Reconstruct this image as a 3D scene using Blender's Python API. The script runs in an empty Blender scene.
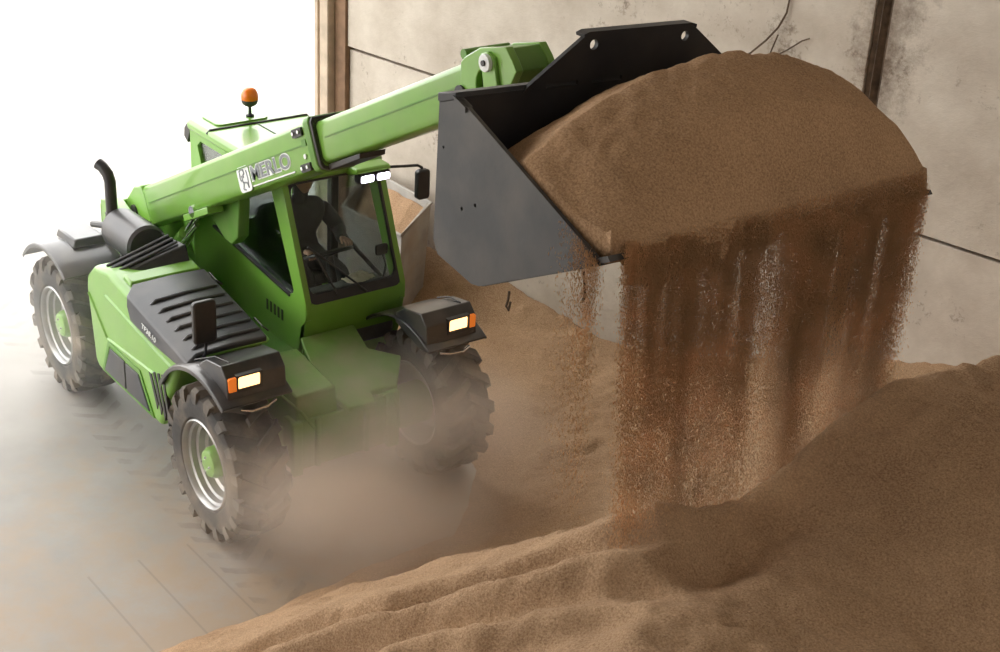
import bpy, bmesh, math, random
import numpy as np
from mathutils import Vector, Matrix
from mathutils.geometry import tessellate_polygon
from mathutils import noise as mnoise

random.seed(7)
rng = np.random.default_rng(7)
PI = math.pi
S = bpy.context.scene
C = S.collection

# ------------------------------------------------------------------ camera, sky, light, exposure
CAM_P = Vector((9.937, -5.193, 6.220))
CAM_YAW, CAM_PITCH, CAM_ROLL, CAM_F = 2.4741, -0.4415, 0.0547, 1488.99
cf = Vector((math.cos(CAM_PITCH)*math.cos(CAM_YAW), math.cos(CAM_PITCH)*math.sin(CAM_YAW), math.sin(CAM_PITCH)))
cr = cf.cross(Vector((0, 0, 1))).normalized()
cu = cr.cross(cf)
rr_ = math.cos(CAM_ROLL)*cr + math.sin(CAM_ROLL)*cu
uu_ = -math.sin(CAM_ROLL)*cr + math.cos(CAM_ROLL)*cu
cam = bpy.data.cameras.new('camera')
cam.sensor_width = 36.0
cam.lens = CAM_F*36.0/1000.0
cam.clip_end = 500
camo = bpy.data.objects.new('camera', cam)
C.objects.link(camo)
camo.matrix_world = Matrix(((rr_.x, uu_.x, -cf.x, CAM_P.x), (rr_.y, uu_.y, -cf.y, CAM_P.y),
                            (rr_.z, uu_.z, -cf.z, CAM_P.z), (0, 0, 0, 1)))
S.camera = camo

SKY_STRENGTH = 5.0
w = bpy.data.worlds.new('overcast_sky')
S.world = w
w.use_nodes = True
bgn = w.node_tree.nodes['Background']
bgn.inputs[0].default_value = (1.0, 0.99, 0.97, 1)
bgn.inputs[1].default_value = SKY_STRENGTH

def area_light(name, loc, target, sx, sy, power, col):
    l = bpy.data.lights.new(name, 'AREA')
    l.shape = 'RECTANGLE'; l.size = sx; l.size_y = sy; l.energy = power; l.color = col
    o = bpy.data.objects.new(name, l); C.objects.link(o)
    o.location = loc
    o.rotation_euler = (Vector(target) - Vector(loc)).to_track_quat('-Z', 'Y').to_euler()
    return o
# added fill light without a visible source, brightens the front of the load
area_light('front_fill', (11.5, -1.0, 7.6), (5.5, -0.3, 2.8), 4, 2, 95, (1.0, 0.92, 0.82))

S.cycles.volume_bounces = 4
S.view_settings.view_transform = 'Standard'
S.view_settings.look = 'None'
S.view_settings.exposure = 0.0
S.view_settings.gamma = 1.0
S.view_settings.use_curve_mapping = False

# ------------------------------------------------------------------ materials
def nodes_of(name):
    m = bpy.data.materials.new(name); m.use_nodes = True
    nt = m.node_tree
    return m, nt, nt.nodes['Principled BSDF'], nt.nodes, nt.links

def N(nt, kind, **kw):
    n = nt.nodes.new(kind)
    for k, v in kw.items():
        setattr(n, k, v)
    return n

def mat(name, col, rough=0.5, metal=0.0, var=0.12, scale=9.0, bump=0.0, bscale=60.0, dust=0.0, coat=0.0):
    m, nt, p, ns, L = nodes_of(name)
    tc = N(nt, 'ShaderNodeTexCoord')
    no = N(nt, 'ShaderNodeTexNoise'); no.inputs['Scale'].default_value = scale; no.inputs['Detail'].default_value = 5
    L.new(tc.outputs['Object'], no.inputs['Vector'])
    ra = N(nt, 'ShaderNodeValToRGB')
    ra.color_ramp.elements[0].position = 0.3; ra.color_ramp.elements[1].position = 0.7
    ra.color_ramp.elements[0].color = tuple(c*(1-var) for c in col) + (1,)
    ra.color_ramp.elements[1].color = tuple(min(1, c*(1+var)) for c in col) + (1,)
    L.new(no.outputs['Fac'], ra.inputs['Fac'])
    out = ra.outputs['Color']
    if dust > 0:
        n2 = N(nt, 'ShaderNodeTexNoise'); n2.inputs['Scale'].default_value = 3.1; n2.inputs['Detail'].default_value = 8
        L.new(tc.outputs['Object'], n2.inputs['Vector'])
        mr = N(nt, 'ShaderNodeMapRange'); mr.inputs['From Min'].default_value = 0.4; mr.inputs['From Max'].default_value = 0.7
        mr.inputs['To Max'].default_value = dust
        L.new(n2.outputs['Fac'], mr.inputs['Value'])
        mx = N(nt, 'ShaderNodeMixRGB'); mx.inputs['Color2'].default_value = (0.36, 0.28, 0.2, 1)
        L.new(mr.outputs['Result'], mx.inputs['Fac']); L.new(out, mx.inputs['Color1'])
        out = mx.outputs['Color']
    L.new(out, p.inputs['Base Color'])
    p.inputs['Roughness'].default_value = rough
    p.inputs['Metallic'].default_value = metal
    p.inputs['Coat Weight'].default_value = coat
    if bump > 0:
        n3 = N(nt, 'ShaderNodeTexNoise'); n3.inputs['Scale'].default_value = bscale; n3.inputs['Detail'].default_value = 4
        L.new(tc.outputs['Object'], n3.inputs['Vector'])
        b = N(nt, 'ShaderNodeBump'); b.inputs['Strength'].default_value = bump; b.inputs['Distance'].default_value = 0.02
        L.new(n3.outputs['Fac'], b.inputs['Height']); L.new(b.outputs['Normal'], p.inputs['Normal'])
    return m

def emit(name, col, strength):
    m, nt, p, ns, L = nodes_of(name)
    p.inputs['Base Color'].default_value = col + (1,)
    p.inputs['Emission Color'].default_value = col + (1,)
    p.inputs['Emission Strength'].default_value = strength
    return m

def glass(name, tint, gloss=0.9):
    m, nt, p, ns, L = nodes_of(name)
    ns.remove(p)
    t = N(nt, 'ShaderNodeBsdfTransparent'); t.inputs[0].default_value = tint + (1,)
    g = N(nt, 'ShaderNodeBsdfGlossy'); g.inputs['Roughness'].default_value = 0.02
    fr = N(nt, 'ShaderNodeFresnel'); fr.inputs['IOR'].default_value = 1.35
    mu = N(nt, 'ShaderNodeMath', operation='MULTIPLY'); mu.inputs[1].default_value = gloss
    mx = N(nt, 'ShaderNodeMixShader')
    L.new(fr.outputs[0], mu.inputs[0]); L.new(mu.outputs[0], mx.inputs[0])
    L.new(t.outputs[0], mx.inputs[1]); L.new(g.outputs[0], mx.inputs[2])
    L.new(mx.outputs[0], nt.nodes['Material Output'].inputs['Surface'])
    return m

M = {}
M['green'] = mat('green_paint', (0.175, 0.385, 0.05), 0.28, 0, 0.06, 4, dust=0.10, coat=0.3)
M['green_dusty'] = mat('green_paint_dusty', (0.12, 0.30, 0.03), 0.55, 0, 0.08, 4, dust=0.45)
M['green_dark'] = mat('green_chassis_paint', (0.09, 0.26, 0.02), 0.45, 0, 0.08, 4, dust=0.2)
M['hood_grey'] = mat('graphite_hood_plastic', (0.045, 0.046, 0.052), 0.38, 0, 0.08, 6, dust=0.10)
M['black'] = mat('black_plastic', (0.018, 0.018, 0.02), 0.4, 0, 0.15, 9, dust=0.10)
M['fender'] = mat('black_fender_plastic', (0.026, 0.026, 0.030), 0.28, 0, 0.12, 6, dust=0.18, coat=0.2)
M['rubber'] = mat('tyre_rubber', (0.035, 0.032, 0.03), 0.8, 0, 0.25, 14, bump=0.15, bscale=40, dust=0.55)
M['tread'] = mat('worn_tread_rubber', (0.075, 0.068, 0.06), 0.8, 0, 0.25, 14, bump=0.15, bscale=40, dust=0.6)
M['rim'] = mat('silver_rim', (0.40, 0.40, 0.40), 0.38, 0.7, 0.1, 8, dust=0.6)
M['chrome'] = mat('chrome', (0.8, 0.8, 0.82), 0.12, 1.0, 0.04, 8)
M['steel_dark'] = mat('dark_bucket_steel', (0.026, 0.026, 0.027), 0.5, 0.05, 0.22, 5, bump=0.04, bscale=30, dust=0.12)
M['steel_black'] = mat('black_bucket_inside', (0.010, 0.010, 0.012), 0.5, 0.2, 0.25, 6, dust=0.05)
M['white'] = mat('white_decal', (0.78, 0.80, 0.78), 0.4, 0, 0.03, 6)
M['greytext'] = mat('grey_lettering', (0.20, 0.22, 0.23), 0.45, 0, 0.03, 6)
M['glass'] = glass('cab_glass', (0.93, 0.965, 0.95))
M['mirror_glass'] = mat('mirror_glass', (0.6, 0.62, 0.65), 0.05, 1.0, 0.02, 5)
M['amber'] = mat('amber_plastic', (0.85, 0.20, 0.01), 0.2, 0, 0.05, 9)
M['amber_lens'] = emit('amber_turn_lens', (1.0, 0.25, 0.03), 0.35)
M['headlight'] = emit('headlight_glow', (1.0, 0.62, 0.27), 2.6)
M['worklight'] = emit('led_work_light', (0.85, 0.82, 1.0), 7.0)
M['seat'] = mat('black_seat_cloth', (0.05, 0.05, 0.055), 0.85, 0, 0.2, 20)
M['jacket'] = mat('dark_work_jacket', (0.045, 0.046, 0.05), 0.85, 0, 0.2, 18, bump=0.2, bscale=25)
M['skin'] = mat('skin', (0.42, 0.24, 0.17), 0.55, 0, 0.06, 12)
M['hair'] = mat('dark_hair', (0.035, 0.025, 0.02), 0.7, 0, 0.2, 60)
M['cloth'] = mat('pale_cloth', (0.55, 0.47, 0.36), 0.85, 0, 0.1, 18)
M['grey_cab'] = mat('grey_cab_trim', (0.10, 0.11, 0.11), 0.6, 0, 0.1, 12, dust=0.2)
M['bin'] = mat('pale_grey_bin', (0.34, 0.32, 0.29), 0.7, 0, 0.2, 5, dust=0.75)
M['straw'] = mat('dry_straw', (0.09, 0.06, 0.035), 0.85, 0, 0.2, 25)

def grain_mat(name, dark, light, bump=0.6, fine=95.0):
    m, nt, p, ns, L = nodes_of(name)
    tc = N(nt, 'ShaderNodeTexCoord')
    a = N(nt, 'ShaderNodeTexNoise'); a.inputs['Scale'].default_value = fine; a.inputs['Detail'].default_value = 3; a.inputs['Roughness'].default_value = 0.7
    b = N(nt, 'ShaderNodeTexNoise'); b.inputs['Scale'].default_value = 1.7; b.inputs['Detail'].default_value = 6
    L.new(tc.outputs['Object'], a.inputs['Vector']); L.new(tc.outputs['Object'], b.inputs['Vector'])
    ad = N(nt, 'ShaderNodeMath', operation='MULTIPLY_ADD'); ad.inputs[1].default_value = 0.35; 
    L.new(b.outputs['Fac'], ad.inputs[0]); L.new(a.outputs['Fac'], ad.inputs[2])
    ra = N(nt, 'ShaderNodeValToRGB')
    ra.color_ramp.elements[0].position = 0.45; ra.color_ramp.elements[1].position = 0.88
    ra.color_ramp.elements[0].color = dark + (1,); ra.color_ramp.elements[1].color = light + (1,)
    L.new(ad.outputs[0], ra.inputs['Fac']); L.new(ra.outputs['Color'], p.inputs['Base Color'])
    p.inputs['Roughness'].default_value = 0.9
    p.inputs['Specular IOR Level'].default_value = 0.15
    c = N(nt, 'ShaderNodeTexNoise'); c.inputs['Scale'].default_value = 26; c.inputs['Detail'].default_value = 5; c.inputs['Roughness'].default_value = 0.75
    L.new(tc.outputs['Object'], c.inputs['Vector'])
    bm = N(nt, 'ShaderNodeBump'); bm.inputs['Strength'].default_value = bump; bm.inputs['Distance'].default_value = 0.03
    L.new(c.outputs['Fac'], bm.inputs['Height']); L.new(bm.outputs['Normal'], p.inputs['Normal'])
    return m
M['grain'] = grain_mat('meal_pile', (0.24, 0.142, 0.078), (0.56, 0.37, 0.22), 0.8)
M['grain_b'] = grain_mat('meal_load', (0.23, 0.135, 0.072), (0.53, 0.33, 0.185))
M['grain_fly'] = mat('falling_meal', (0.70, 0.45, 0.245), 0.9, 0, 0.2, 5)
def _translucent(m, fac):
    nt = m.node_tree; L = nt.links; p = nt.nodes['Principled BSDF']
    t = N(nt, 'ShaderNodeBsdfTranslucent'); mx = N(nt, 'ShaderNodeMixShader'); mx.inputs[0].default_value = fac
    L.new(p.inputs['Base Color'].links[0].from_socket, t.inputs['Color'])
    L.new(p.outputs[0], mx.inputs[1]); L.new(t.outputs[0], mx.inputs[2]); L.new(mx.outputs[0], nt.nodes['Material Output'].inputs['Surface'])
_translucent(M['grain_fly'], 0.5)

def concrete_wall():
    m, nt, p, ns, L = nodes_of('stained_concrete')
    tc = N(nt, 'ShaderNodeTexCoord')
    def noi(sc, det, rough=0.6):
        n = N(nt, 'ShaderNodeTexNoise'); n.inputs['Scale'].default_value = sc; n.inputs['Detail'].default_value = det; n.inputs['Roughness'].default_value = rough
        L.new(tc.outputs['Object'], n.inputs['Vector']); return n
    a = noi(1.3, 8, 0.65)
    r = N(nt, 'ShaderNodeValToRGB'); e = r.color_ramp.elements
    e[0].position = 0.3; e[0].color = (0.42, 0.355, 0.285, 1); e[1].position = 0.68; e[1].color = (0.64, 0.575, 0.49, 1)
    L.new(a.outputs['Fac'], r.inputs['Fac'])
    # dirt specks and splashes
    b = noi(15, 10, 0.74); c = noi(1.6, 4)
    m1 = N(nt, 'ShaderNodeMath', operation='MULTIPLY'); L.new(b.outputs['Fac'], m1.inputs[0]); L.new(c.outputs['Fac'], m1.inputs[1])
    mr = N(nt, 'ShaderNodeMapRange'); mr.inputs['From Min'].default_value = 0.31; mr.inputs['From Max'].default_value = 0.40; mr.inputs['To Max'].default_value = 0.7
    L.new(m1.outputs[0], mr.inputs['Value'])
    mx = N(nt, 'ShaderNodeMixRGB'); mx.inputs['Color2'].default_value = (0.13, 0.085, 0.055, 1)
    L.new(mr.outputs[0], mx.inputs['Fac']); L.new(r.outputs['Color'], mx.inputs['Color1'])
    # grime crusted round the upright seam (object x = 0)
    sep = N(nt, 'ShaderNodeSeparateXYZ'); L.new(tc.outputs['Object'], sep.inputs[0])
    d = N(nt, 'ShaderNodeMath', operation='SUBTRACT'); d.inputs[1].default_value = 6.05; L.new(sep.outputs['X'], d.inputs[0])
    ab = N(nt, 'ShaderNodeMath', operation='ABSOLUTE'); L.new(d.outputs[0], ab.inputs[0])
    fall = N(nt, 'ShaderNodeMapRange'); fall.inputs['From Min'].default_value = 0.0; fall.inputs['From Max'].default_value = 0.55
    fall.inputs['To Min'].default_value = 0.34; fall.inputs['To Max'].default_value = 0.0
    L.new(ab.outputs[0], fall.inputs['Value'])
    g = noi(7, 12, 0.8)
    ad = N(nt, 'ShaderNodeMath', operation='ADD'); L.new(g.outputs['Fac'], ad.inputs[0]); L.new(fall.outputs[0], ad.inputs[1])
    zr = N(nt, 'ShaderNodeMapRange'); zr.inputs['From Min'].default_value = 2.2; zr.inputs['From Max'].default_value = 3.4
    zr.inputs['To Min'].default_value = -0.2; zr.inputs['To Max'].default_value = 0.02
    L.new(sep.outputs['Z'], zr.inputs['Value'])
    ad2 = N(nt, 'ShaderNodeMath', operation='ADD'); L.new(ad.outputs[0], ad2.inputs[0]); L.new(zr.outputs[0], ad2.inputs[1])
    gr = N(nt, 'ShaderNodeMapRange'); gr.inputs['From Min'].default_value = 0.66; gr.inputs['From Max'].default_value = 1.0; gr.inputs['To Max'].default_value = 0.9
    L.new(ad2.outputs[0], gr.inputs['Value'])
    mx2 = N(nt, 'ShaderNodeMixRGB'); mx2.inputs['Color2'].default_value = (0.10, 0.065, 0.04, 1)
    L.new(gr.outputs[0], mx2.inputs['Fac']); L.new(mx.outputs['Color'], mx2.inputs['Color1'])
    L.new(mx2.outputs['Color'], p.inputs['Base Color'])
    p.inputs['Roughness'].default_value = 0.85
    bp = N(nt, 'ShaderNodeBump'); bp.inputs['Strength'].default_value = 0.35; bp.inputs['Distance'].default_value = 0.02
    L.new(b.outputs['Fac'], bp.inputs['Height']); L.new(bp.outputs['Normal'], p.inputs['Normal'])
    return m
M['wall'] = concrete_wall()
M['seam'] = mat('dirty_seam', (0.10, 0.065, 0.04), 0.9, 0, 0.4, 14, bump=0.5, bscale=30)
M['pillar'] = mat('weathered_pillar', (0.50, 0.40, 0.30), 0.8, 0, 0.18, 6, bump=0.2, bscale=40)
M['pillar_brown'] = mat('brown_post_sides', (0.22, 0.13, 0.075), 0.8, 0, 0.25, 6, bump=0.3, bscale=30)  # darker brown on the return face and recess of the end post
M['ceiling'] = mat('shed_roof_sheet', (0.45, 0.44, 0.42), 0.7, 0, 0.06, 2)

def floor_mat():
    m, nt, p, ns, L = nodes_of('dusty_concrete_floor')
    tc = N(nt, 'ShaderNodeTexCoord')
    def noi(sc, det, rough=0.6):
        n = N(nt, 'ShaderNodeTexNoise'); n.inputs['Scale'].default_value = sc; n.inputs['Detail'].default_value = det; n.inputs['Roughness'].default_value = rough
        L.new(tc.outputs['Object'], n.inputs['Vector']); return n
    a = noi(0.7, 8)
    r = N(nt, 'ShaderNodeValToRGB'); e = r.color_ramp.elements
    e[0].position = 0.3; e[0].color = (0.28, 0.26, 0.235, 1); e[1].position = 0.7; e[1].color = (0.39, 0.365, 0.335, 1)
    L.new(a.outputs['Fac'], r.inputs['Fac'])
    # meal trodden onto the floor towards the pile
    sep = N(nt, 'ShaderNodeSeparateXYZ'); L.new(tc.outputs['Object'], sep.inputs[0])
    g = N(nt, 'ShaderNodeMapRange'); g.inputs['From Min'].default_value = -2.5; g.inputs['From Max'].default_value = 2.6
    g.inputs['To Min'].default_value = -0.20; g.inputs['To Max'].default_value = 0.26
    L.new(sep.outputs['X'], g.inputs['Value'])
    b = noi(2.3, 10, 0.7)
    ad = N(nt, 'ShaderNodeMath', operation='ADD'); L.new(g.outputs[0], ad.inputs[0]); L.new(b.outputs['Fac'], ad.inputs[1])
    mr = N(nt, 'ShaderNodeMapRange'); mr.inputs['From Min'].default_value = 0.48; mr.inputs['From Max'].default_value = 0.78; mr.inputs['To Max'].default_value = 0.75
    L.new(ad.outputs[0], mr.inputs['Value'])
    mx = N(nt, 'ShaderNodeMixRGB'); mx.inputs['Color2'].default_value = (0.40, 0.29, 0.19, 1)
    L.new(mr.outputs[0], mx.inputs['Fac']); L.new(r.outputs['Color'], mx.inputs['Color1'])
    # chevron tyre marks along the path of the right-hand wheels
    def ma(op, a, b=None, c=None):
        n = N(nt, 'ShaderNodeMath', operation=op)
        for k, q in enumerate((a, b, c)):
            if q is None: continue
            if isinstance(q, (int, float)): n.inputs[k].default_value = q
            else: L.new(q, n.inputs[k])
        return n.outputs[0]
    X_, Y_ = sep.outputs['X'], sep.outputs['Y']
    ay = ma('ABSOLUTE', ma('ADD', Y_, 1.0))
    ph = ma('ADD', ma('MULTIPLY', ma('ADD', X_, ma('MULTIPLY', ay, 0.8)), 28.0), ma('MULTIPLY', b.outputs['Fac'], 5.0))
    bars = ma('GREATER_THAN', ma('SINE', ph), 0.35)
    edge = ma('LESS_THAN', ay, 0.21)
    pn = noi(3.0, 6)
    patch = N(nt, 'ShaderNodeMapRange'); patch.inputs['From Min'].default_value = 0.42; patch.inputs['From Max'].default_value = 0.62; patch.inputs['To Max'].default_value = 0.45
    L.new(pn.outputs['Fac'], patch.inputs['Value'])
    tr = ma('MULTIPLY', ma('MULTIPLY', bars, edge), patch.outputs[0])
    # scraped straight lines near the foot of the heap
    ln = None
    for yy in (1.30, 1.68, 2.06):
        q = ma('LESS_THAN', ma('ABSOLUTE', ma('ADD', ma('ADD', Y_, yy), ma('MULTIPLY', X_, -0.02))), 0.008)
        ln = q if ln is None else ma('MAXIMUM', ln, q)
    ln = ma('MULTIPLY', ma('MULTIPLY', ln, ma('GREATER_THAN', X_, 1.4)), 0.35)
    tr = ma('MAXIMUM', tr, ln)
    mx3 = N(nt, 'ShaderNodeMixRGB'); mx3.inputs['Color2'].default_value = (0.19, 0.165, 0.14, 1)
    L.new(tr, mx3.inputs['Fac']); L.new(mx.outputs['Color'], mx3.inputs['Color1'])
    L.new(mx3.outputs['Color'], p.inputs['Base Color'])
    p.inputs['Roughness'].default_value = 0.55
    bp = N(nt, 'ShaderNodeBump'); bp.inputs['Strength'].default_value = 0.15; bp.inputs['Distance'].default_value = 0.02
    L.new(b.outputs['Fac'], bp.inputs['Height']); L.new(bp.outputs['Normal'], p.inputs['Normal'])
    return m
M['floor'] = floor_mat()

# ------------------------------------------------------------------ mesh helpers
class MB:
    def __init__(s):
        s.v = []; s.f = []
    def add(s, vs, fs):
        o = len(s.v); s.v += [tuple(q) for q in vs]; s.f += [tuple(i+o for i in q) for q in fs]
        return s
    def box(s, x0, x1, y0, y1, z0, z1):
        return s.add([(x0,y0,z0),(x1,y0,z0),(x1,y1,z0),(x0,y1,z0),(x0,y0,z1),(x1,y0,z1),(x1,y1,z1),(x0,y1,z1)],
                     [(0,3,2,1),(4,5,6,7),(0,1,5,4),(1,2,6,5),(2,3,7,6),(3,0,4,7)])
    def hexa(s, bot, top):
        return s.add(list(bot)+list(top), [(0,3,2,1),(4,5,6,7),(0,1,5,4),(1,2,6,5),(2,3,7,6),(3,0,4,7)])
    def prism(s, loops, mapper, a0, a1):
        """loops: outer outline and holes, 2-D; mapper(p, a) gives the 3-D point at depth a"""
        if not isinstance(loops[0][0], (tuple, list)):
            loops = [loops]
        flat = [p for l in loops for p in l]; n = len(flat)
        tris = tessellate_polygon([[Vector((p[0], p[1], 0)) for p in l] for l in loops])
        vs = [mapper(p, a0) for p in flat] + [mapper(p, a1) for p in flat]
        fs = []
        if len(loops) == 1:
            fs.append(tuple(range(n))); fs.append(tuple(range(2*n-1, n-1, -1)))
        else:
            for t in tris:
                fs.append(tuple(t)); fs.append(tuple(n+i for i in reversed(t)))
        o = 0
        for l in loops:
            k = len(l)
            for i in range(k):
                j = (i+1) % k
                fs.append((o+i, o+i+n, o+j+n, o+j))
            o += k
        return s.add(vs, fs)
    def tube(s, path, r, n=10, caps=True):
        path = [Vector(p) for p in path]; k = len(path)
        rs = r if isinstance(r, (list, tuple)) else [r]*k
        vs = []; prev = None
        for i, p in enumerate(path):
            d = (path[min(i+1, k-1)] - path[max(i-1, 0)]).normalized()
            if prev is None:
                a = d.orthogonal().normalized()
            else:
                a = (prev - d*prev.dot(d)).normalized()
            prev = a; b = d.cross(a)
            for j in range(n):
                t = 2*PI*j/n
                vs.append(p + (a*math.cos(t) + b*math.sin(t))*rs[i])
        fs = [(i*n+j, i*n+(j+1)%n, (i+1)*n+(j+1)%n, (i+1)*n+j) for i in range(k-1) for j in range(n)]
        if caps:
            fs.append(tuple(range(n-1, -1, -1))); fs.append(tuple(range((k-1)*n, k*n)))
        return s.add(vs, fs)
    def lathe(s, prof, n=40, closed=False, org=(0,0,0), axis='Y'):
        """prof: (radius, height along the axis)"""
        vs = []; k = len(prof)
        for i in range(n):
            t = 2*PI*i/n; c, q = math.cos(t), math.sin(t)
            for r, h in prof:
                if axis == 'Y': vs.append((org[0]+r*c, org[1]+h, org[2]+r*q))
                else: vs.append((org[0]+r*c, org[1]+r*q, org[2]+h))
        fs = []
        for i in range(n):
            j = (i+1) % n
            for m in range(k if closed else k-1):
                m2 = (m+1) % k
                fs.append((i*k+m, j*k+m, j*k+m2, i*k+m2))
        if not closed:
            if prof[0][0] > 1e-6: fs.append(tuple(i*k for i in range(n)))
            if prof[-1][0] > 1e-6: fs.append(tuple(i*k+k-1 for i in reversed(range(n))))
        return s.add(vs, fs)
    def mesh(s, name):
        me = bpy.data.meshes.new(name)
        me.from_pydata(s.v, [], s.f); me.update()
        bm = bmesh.new(); bm.from_mesh(me)
        bmesh.ops.remove_doubles(bm, verts=bm.verts, dist=1e-6)
        bmesh.ops.recalc_face_normals(bm, faces=bm.faces)
        bm.to_mesh(me); bm.free()
        return me
    def build(s, name, m, parent=None, bevel=0.0, seg=2, smooth=True, ang=35):
        me = s.mesh(name)
        o = bpy.data.objects.new(name, me); C.objects.link(o)
        me.materials.append(M[m] if isinstance(m, str) else m)
        if parent: o.parent = parent
        if bevel > 0:
            b = o.modifiers.new('bevel', 'BEVEL'); b.width = bevel; b.segments = seg; b.limit_method = 'ANGLE'; b.angle_limit = math.radians(30)
        if smooth:
            for p in me.polygons: p.use_smooth = True
            try:
                me.set_sharp_from_angle(angle=math.radians(ang))
            except Exception:
                pass
        return o

XZ = lambda p, a: (p[0], a, p[1])          # outline in x,z, depth along y
YZ = lambda p, a: (a, p[0], p[1])
XY = lambda p, a: (p[0], p[1], a)

def tag(o, label=None, cat=None, group=None, kind=None):
    if label: o['label'] = label
    if cat: o['category'] = cat
    if group: o['group'] = group
    if kind: o['kind'] = kind
    return o
def empty(name, loc=(0, 0, 0)):
    o = bpy.data.objects.new(name, None); C.objects.link(o); o.location = loc; o.empty_display_size = 0.2
    return o
def circle(cx, cy, r, n=16, a0=0.0):
    return [(cx + r*math.cos(a0+2*PI*i/n), cy + r*math.sin(a0+2*PI*i/n)) for i in range(n)]
def rrect(x0, x1, y0, y1, r, n=4):
    out = []
    for cx, cy, a in ((x1-r, y1-r, 0), (x0+r, y1-r, PI/2), (x0+r, y0+r, PI), (x1-r, y0+r, 1.5*PI)):
        for i in range(n+1):
            t = a + PI/2*i/n
            out.append((cx+r*math.cos(t), cy+r*math.sin(t)))
    return out

# ------------------------------------------------------------------ the shed
def wall_y(x):
    return 3.2 + 0.157*(x-0.35)
WA = math.atan(0.157)
o = MB().box(-70, 30, -50, 60, -0.3, 0.0).build('floor', 'floor', smooth=False)
tag(o, 'wide pale concrete floor dusted with brown meal', 'floor', kind='structure')

# precast wall panels, local x runs along the wall from the left end post
wl = MB()
T = 0.30
JZ = 2.21
g = 0.018
wl.box(0.0, 5.90, 0.03, T, -0.1, JZ-g); wl.box(0.0, 5.90, 0.0, T, JZ+g, 9.0)
wl.box(6.04, 16.0, 0.035, T, -0.1, JZ-g); wl.box(6.04, 16.0, 0.0, T, JZ+g, 9.0)
wall = wl.build('wall_back', 'wall', bevel=0.008)
WM = Matrix.Translation((-2.84, wall_y(-2.84), 0)) @ Matrix.Rotation(WA, 4, 'Z')
wall.matrix_world = WM
tag(wall, 'stained concrete panel wall behind the machine', 'wall', kind='structure')
sm = MB().box(0.0, 16.0, 0.10, T-0.02, -0.1, 8.9).build('trim_1', 'seam', smooth=False)
sm.matrix_world = WM
tag(sm, 'dirty recessed seams between the concrete panels', 'seam', kind='structure')
# post in the wide seam
ps = MB().prism([(5.905, 0.09), (5.905, 0.02), (5.94, 0.035), (5.96, 0.01), (6.0, 0.05), (6.035, 0.03), (6.035, 0.09)], XY, -0.1, 8.9).build('trim_2', 'seam')
ps.matrix_world = WM
tag(ps, 'dark crusted upright post in the wall seam', 'post', kind='structure')
# end post by the open side: pale face, brown return, jamb
pl = MB()
pl.box(-0.30, -0.17, -0.12, T, -0.1, 9.0); pl.box(-0.46, -0.40, -0.06, T, -0.1, 9.0)
p1 = pl.build('trim_3', 'pillar', bevel=0.01); p1.matrix_world = WM
tag(p1, 'pale weathered end post at the open left side of the wall', 'post', kind='structure')
p2 = MB().box(-0.40, -0.30, 0.02, T-0.02, -0.1, 9.0).box(-0.17, 0.0, -0.03, T-0.02, -0.1, 9.0).build('trim_4', 'pillar_brown', bevel=0.006)
p2.matrix_world = WM
tag(p2, 'brown strips beside the pale end post', 'post', kind='structure')

ce = MB().box(-3.6, 22, -16, 6.2, 8.6, 8.8).build('ceiling', 'ceiling', smooth=False)
tag(ce, 'sheet roof of the shed', 'ceiling', kind='structure')
wf = MB().box(1.0, 15.0, -10.3, -10.0, -0.1, 8.6).build('wall_front', 'ceiling', smooth=False)  # out of view, closes this side so camera-facing surfaces stay darker
tag(wf, 'plain unseen wall behind the camera, added to cut the side light', 'wall', kind='structure')
wr = MB().box(15.0, 15.3, -16, 6.4, -0.1, 8.6).build('wall_right', 'ceiling', smooth=False)  # out of view, put in to darken the machine's front
tag(wr, 'plain unseen end wall, added to dim the frontal light', 'wall', kind='structure')

# ------------------------------------------------------------------ meal pile (height field)
def sstep(a, b, x):
    t = np.clip((x-a)/(b-a), 0, 1); return t*t*(3-2*t)
def vnoise(x, y, seed, octaves=4, scale=1.0):
    r = np.random.default_rng(seed); out = 0; amp = 1.0; tot = 0
    for k in range(octaves):
        tab = r.random((64, 64))
        X = (x*scale*(2**k)+100) % 64; Y = (y*scale*(2**k)+100) % 64
        i = np.floor(X).astype(int); j = np.floor(Y).astype(int); fx = X-i; fy = Y-j
        fx = fx*fx*(3-2*fx); fy = fy*fy*(3-2*fy)
        i %= 64; j %= 64; i2 = (i+1) % 64; j2 = (j+1) % 64
        v = (tab[i, j]*(1-fx)+tab[i2, j]*fx)*(1-fy) + (tab[i, j2]*(1-fx)+tab[i2, j2]*fx)*fy
        out = out + amp*(v-0.5); tot += amp; amp *= 0.5
    return out/tot*2
RX = 5.80
def smin(a, b, k):
    h = np.clip(0.5+0.5*(b-a)/k, 0, 1)
    return b*(1-h)+a*h-k*h*(1-h)
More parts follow.
